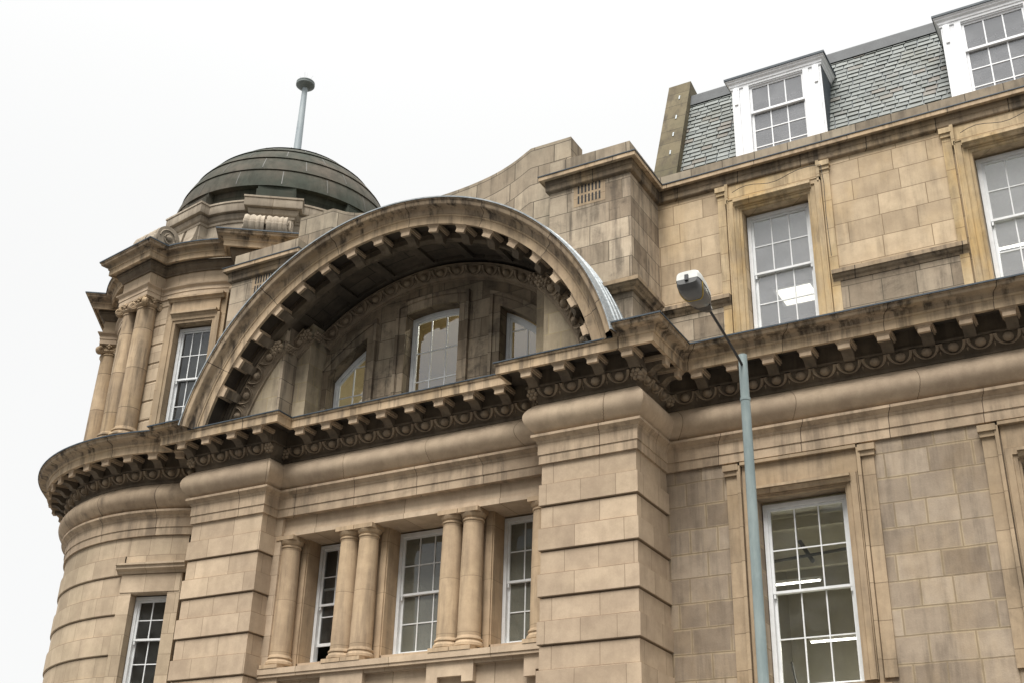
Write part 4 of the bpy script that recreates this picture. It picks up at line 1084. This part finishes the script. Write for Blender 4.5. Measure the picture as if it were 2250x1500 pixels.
# flagpole
m = MB(); m.lathe([(.20, 22.1), (.20, 22.25), (.13, 22.32), (.118, 22.6), (.112, 23.2), (.082, 25.15), (.082, 25.3)], TX, TYc, 20)
fp = m.build('flagpole', M['flag'], TWR, 30)
m = MB(); m.lathe([(.08, 25.18), (.12, 25.19), (.24, 25.24), (.285, 25.285), (.29, 25.33), (.275, 25.34), (.285, 25.36), (.285, 25.39), (.25, 25.42), (.02, 25.47)], TX, TYc, 28); m.build('flagpole_cap', M['iron'], fp, 30)
m = MB()
for k in range(4):
    a = 2 * pi * k / 4 + .4; m.tube([(TX + .1 * sin(a), TYc - .1 * cos(a), 25.42), (TX + .2 * sin(a), TYc - .2 * cos(a), 25.66)], .003, 4)
m.tube([(TX, TYc, 25.4), (TX + .02, TYc, 25.78)], .003, 4)
m.build('bird_spikes', M['spike'], fp, 0)

# ------------------------------------------------------------------ street lamp
LX, LY = -4.2, 13.0
LAMP = empty('street_lamp', (LX, LY, .13), 'pale blue grey steel street lamp post with a slim dark arm and white lantern', 'street lamp')
m = MB(); m.lathe([(.10, .13), (.10, 1.6), (.088, 1.7), (.062, 1.76), (.060, 5), (.057, 7.55), (.058, 7.56), (.062, 7.565), (.062, 7.60), (.054, 7.605), (.054, 8.17), (.0, 8.18)], LX, LY, 20)
m.build('pole', M['pole'], LAMP, 35)
m = MB()
pts = []
for k in range(13):
    t = k / 12; pts.append((LX - .0, LY - .03 - 1.12 * t, 8.02 + .245 * (t ** .85)))
m.tube(pts, .0175, 8); m.build('arm', M['black'], LAMP, 40)
# lantern: canopy, bowl, clamp block; axis towards -Y, tilted up
hx, hy, hz = LX, LY - 1.13, 8.255
m = MB(); tl = rad(7)
def LH(a, l, h): a, l, h = a * .92, l * .95, h * .92; return (hx + a, hy - l * cos(tl) + h * sin(tl), hz + l * sin(tl) + h * cos(tl))
# outline along l: half width and height up/down
SECT = [(0.0, .045, .045, .04), (.10, .06, .06, .05), (.16, .075, .075, .055), (.20, .11, .085, .08), (.30, .14, .095, .12), (.46, .158, .11, .145), (.60, .160, .125, .14), (.68, .152, .13, .11), (.715, .135, .115, .07)]
top, bot = [], []
for l, w, u, d in SECT:
    row = []
    for k in range(13):
        t = pi * k / 12; x = w * math.copysign(abs(cos(t)) ** .38, cos(t)); h = u * sin(t) ** .5 - .02; row.append(LH(x, l, h))
    top.append(row)
m.grid(top); m.face(top[-1]); m.face(top[0][::-1])
can = m.build('lantern_canopy', M['lampw'], LAMP, 50)
m = MB(); bot = []
for l, w, u, d in SECT[3:]:
    row = []
    for k in range(13):
        t = pi * k / 12; row.append(LH(.96 * w * math.copysign(abs(cos(t)) ** .45, cos(t)), l, -.018 - d * sin(t) ** .55))
    bot.append(row)
m.grid(bot, flip=True); m.face(bot[-1]); m.face(bot[0]); m.build('lantern_bowl', M['bowl'], LAMP, 50)
m = MB()
for (l0, w0, b0), (l1, w1, b1) in (((-.02, .03, .03), (.08, .06, .07)), ((.08, .06, .07), (.215, .105, .10))):
    m.grid([[LH(-w0, l0, .01), LH(-w0, l0, -b0), LH(w0, l0, -b0), LH(w0, l0, .01)], [LH(-w1, l1, .01), LH(-w1, l1, -b1), LH(w1, l1, -b1), LH(w1, l1, .01)]])
m.face([LH(-.105, .215, .01), LH(-.105, .215, -.10), LH(.105, .215, -.10), LH(.105, .215, .01)])
m.build('lantern_spigot', M['black'], LAMP, 0)
m = MB(); l, w, d = .50, .160, .147; m.tube([LH(.965 * w * math.copysign(abs(cos(t)) ** .45, cos(t)), l + .10 - .15 * sin(t) ** 2, -.018 - .98 * d * sin(t) ** .55) for t in [pi * k / 16 for k in range(17)]], .007, 5)
m.build('lantern_gasket', M['yellow'], LAMP, 40)
m = MB(); m.box(-.022, .022, .705, .74, -.05, .03, lambda a, l, h: LH(a, l, h)); m.build('lantern_latch', M['black'], LAMP, 0)

# ------------------------------------------------------------------ lamps inside, seen through the glass; the arched room's is unseen, added to light it
def tube_light(name, loc, L, label, w=.05, watts=70, group='strip lights inside the lower room'):
    e = empty(name, loc, label, 'ceiling light', group)
    m = MB(); m.box(-L / 2, L / 2, -w, w, .0, .05); o = m.build('casing', M['whited'], e, 0, loc=(0, 0, 0))
    m = MB(); m.tube([(-L / 2 + .02, 0, -.02), (L / 2 - .02, 0, -.02)], .015, 8); o = m.build('lamp_tube', M['tube'], e, 30, loc=(0, 0, 0))
    ld = bpy.data.lights.new('tube_glow', 'AREA'); ld.shape = 'RECTANGLE'; ld.size = L; ld.size_y = .08; ld.energy = watts; ld.color = (1, .95, .82)
    lo_ = bpy.data.objects.new('tube_glow', ld); COL.objects.link(lo_); lo_.parent = e; lo_.location = (0, 0, -.06)
    return e
tube_light('strip_light', (-6.45, 22.4, 7.98), .92, 'glowing strip light seen through upper sash of the large lower window')
tube_light('strip_light', (-5.75, 22.4, 6.84), 1.1, 'glowing strip light seen through bottom sash of the large lower window, lower one')
tube_light('strip_light', (-1.4, 22.0, 13.87), 1.2, 'glowing strip light seen through the upper window cut by right edge of picture')
tube_light('strip_light', (-13.2, 20.75, 14.74), 1.4, 'unseen strip light lighting the ochre room behind the arched windows', watts=45, group='lights inside the arched room')
e = empty('ceiling_panel_light', (-5.95, 22.4, 14.05), 'square glowing ceiling panel light inside the upper window right of the lamp post', 'ceiling light')
m = MB(); m.box(-.42, .42, -.42, .42, 0, .06); m.build('casing', M['whited'], e, 0, loc=(0, 0, 0))
m = MB(); m.box(-.36, .36, -.36, .36, -.012, -.002); m.build('diffuser', M['panel'], e, 0, loc=(0, 0, 0))

# ------------------------------------------------------------------ tenement across the street (it shows only as a reflection in the panes)
OPP = empty('tenement_block', (-8, -14, .0), 'dark sandstone tenement across the street, mirrored in the lower window panes', 'building')
m = MB(); F = lambda a, h, z: (-a, -13 + h, z)
holes = [(x, x + 1.2, z, z + 2.0) for x in [-26 + 3.1 * k for k in range(19)] for z in (1.5, 5.2, 8.9, 12.6, 16.3)]
wall_holes(m, F, -30, 32, 0, 20, holes, depth=.25); m.build('facade', M['opp'], OPP, 0)
m = MB(); m.prism([(-13, 20), (-13.2, 20.2), (-17, 23), (-21, 20)], -32, 30, lambda a, p, q: (a, p, q)); m.build('roof', M['lead'], OPP, 0)
for x in (-24, -13, -2, 9, 20):
    m = MB(); m.box(x, x + 2.2, -17.6, -16.6, 21.5, 25); m.build('chimney', M['opp'], OPP, 0)
m = MB(); m.box(-32, 30, -13.9, -13.3, 0, 19.9); m.build('dark_rooms', M['roomd'], OPP, 0)
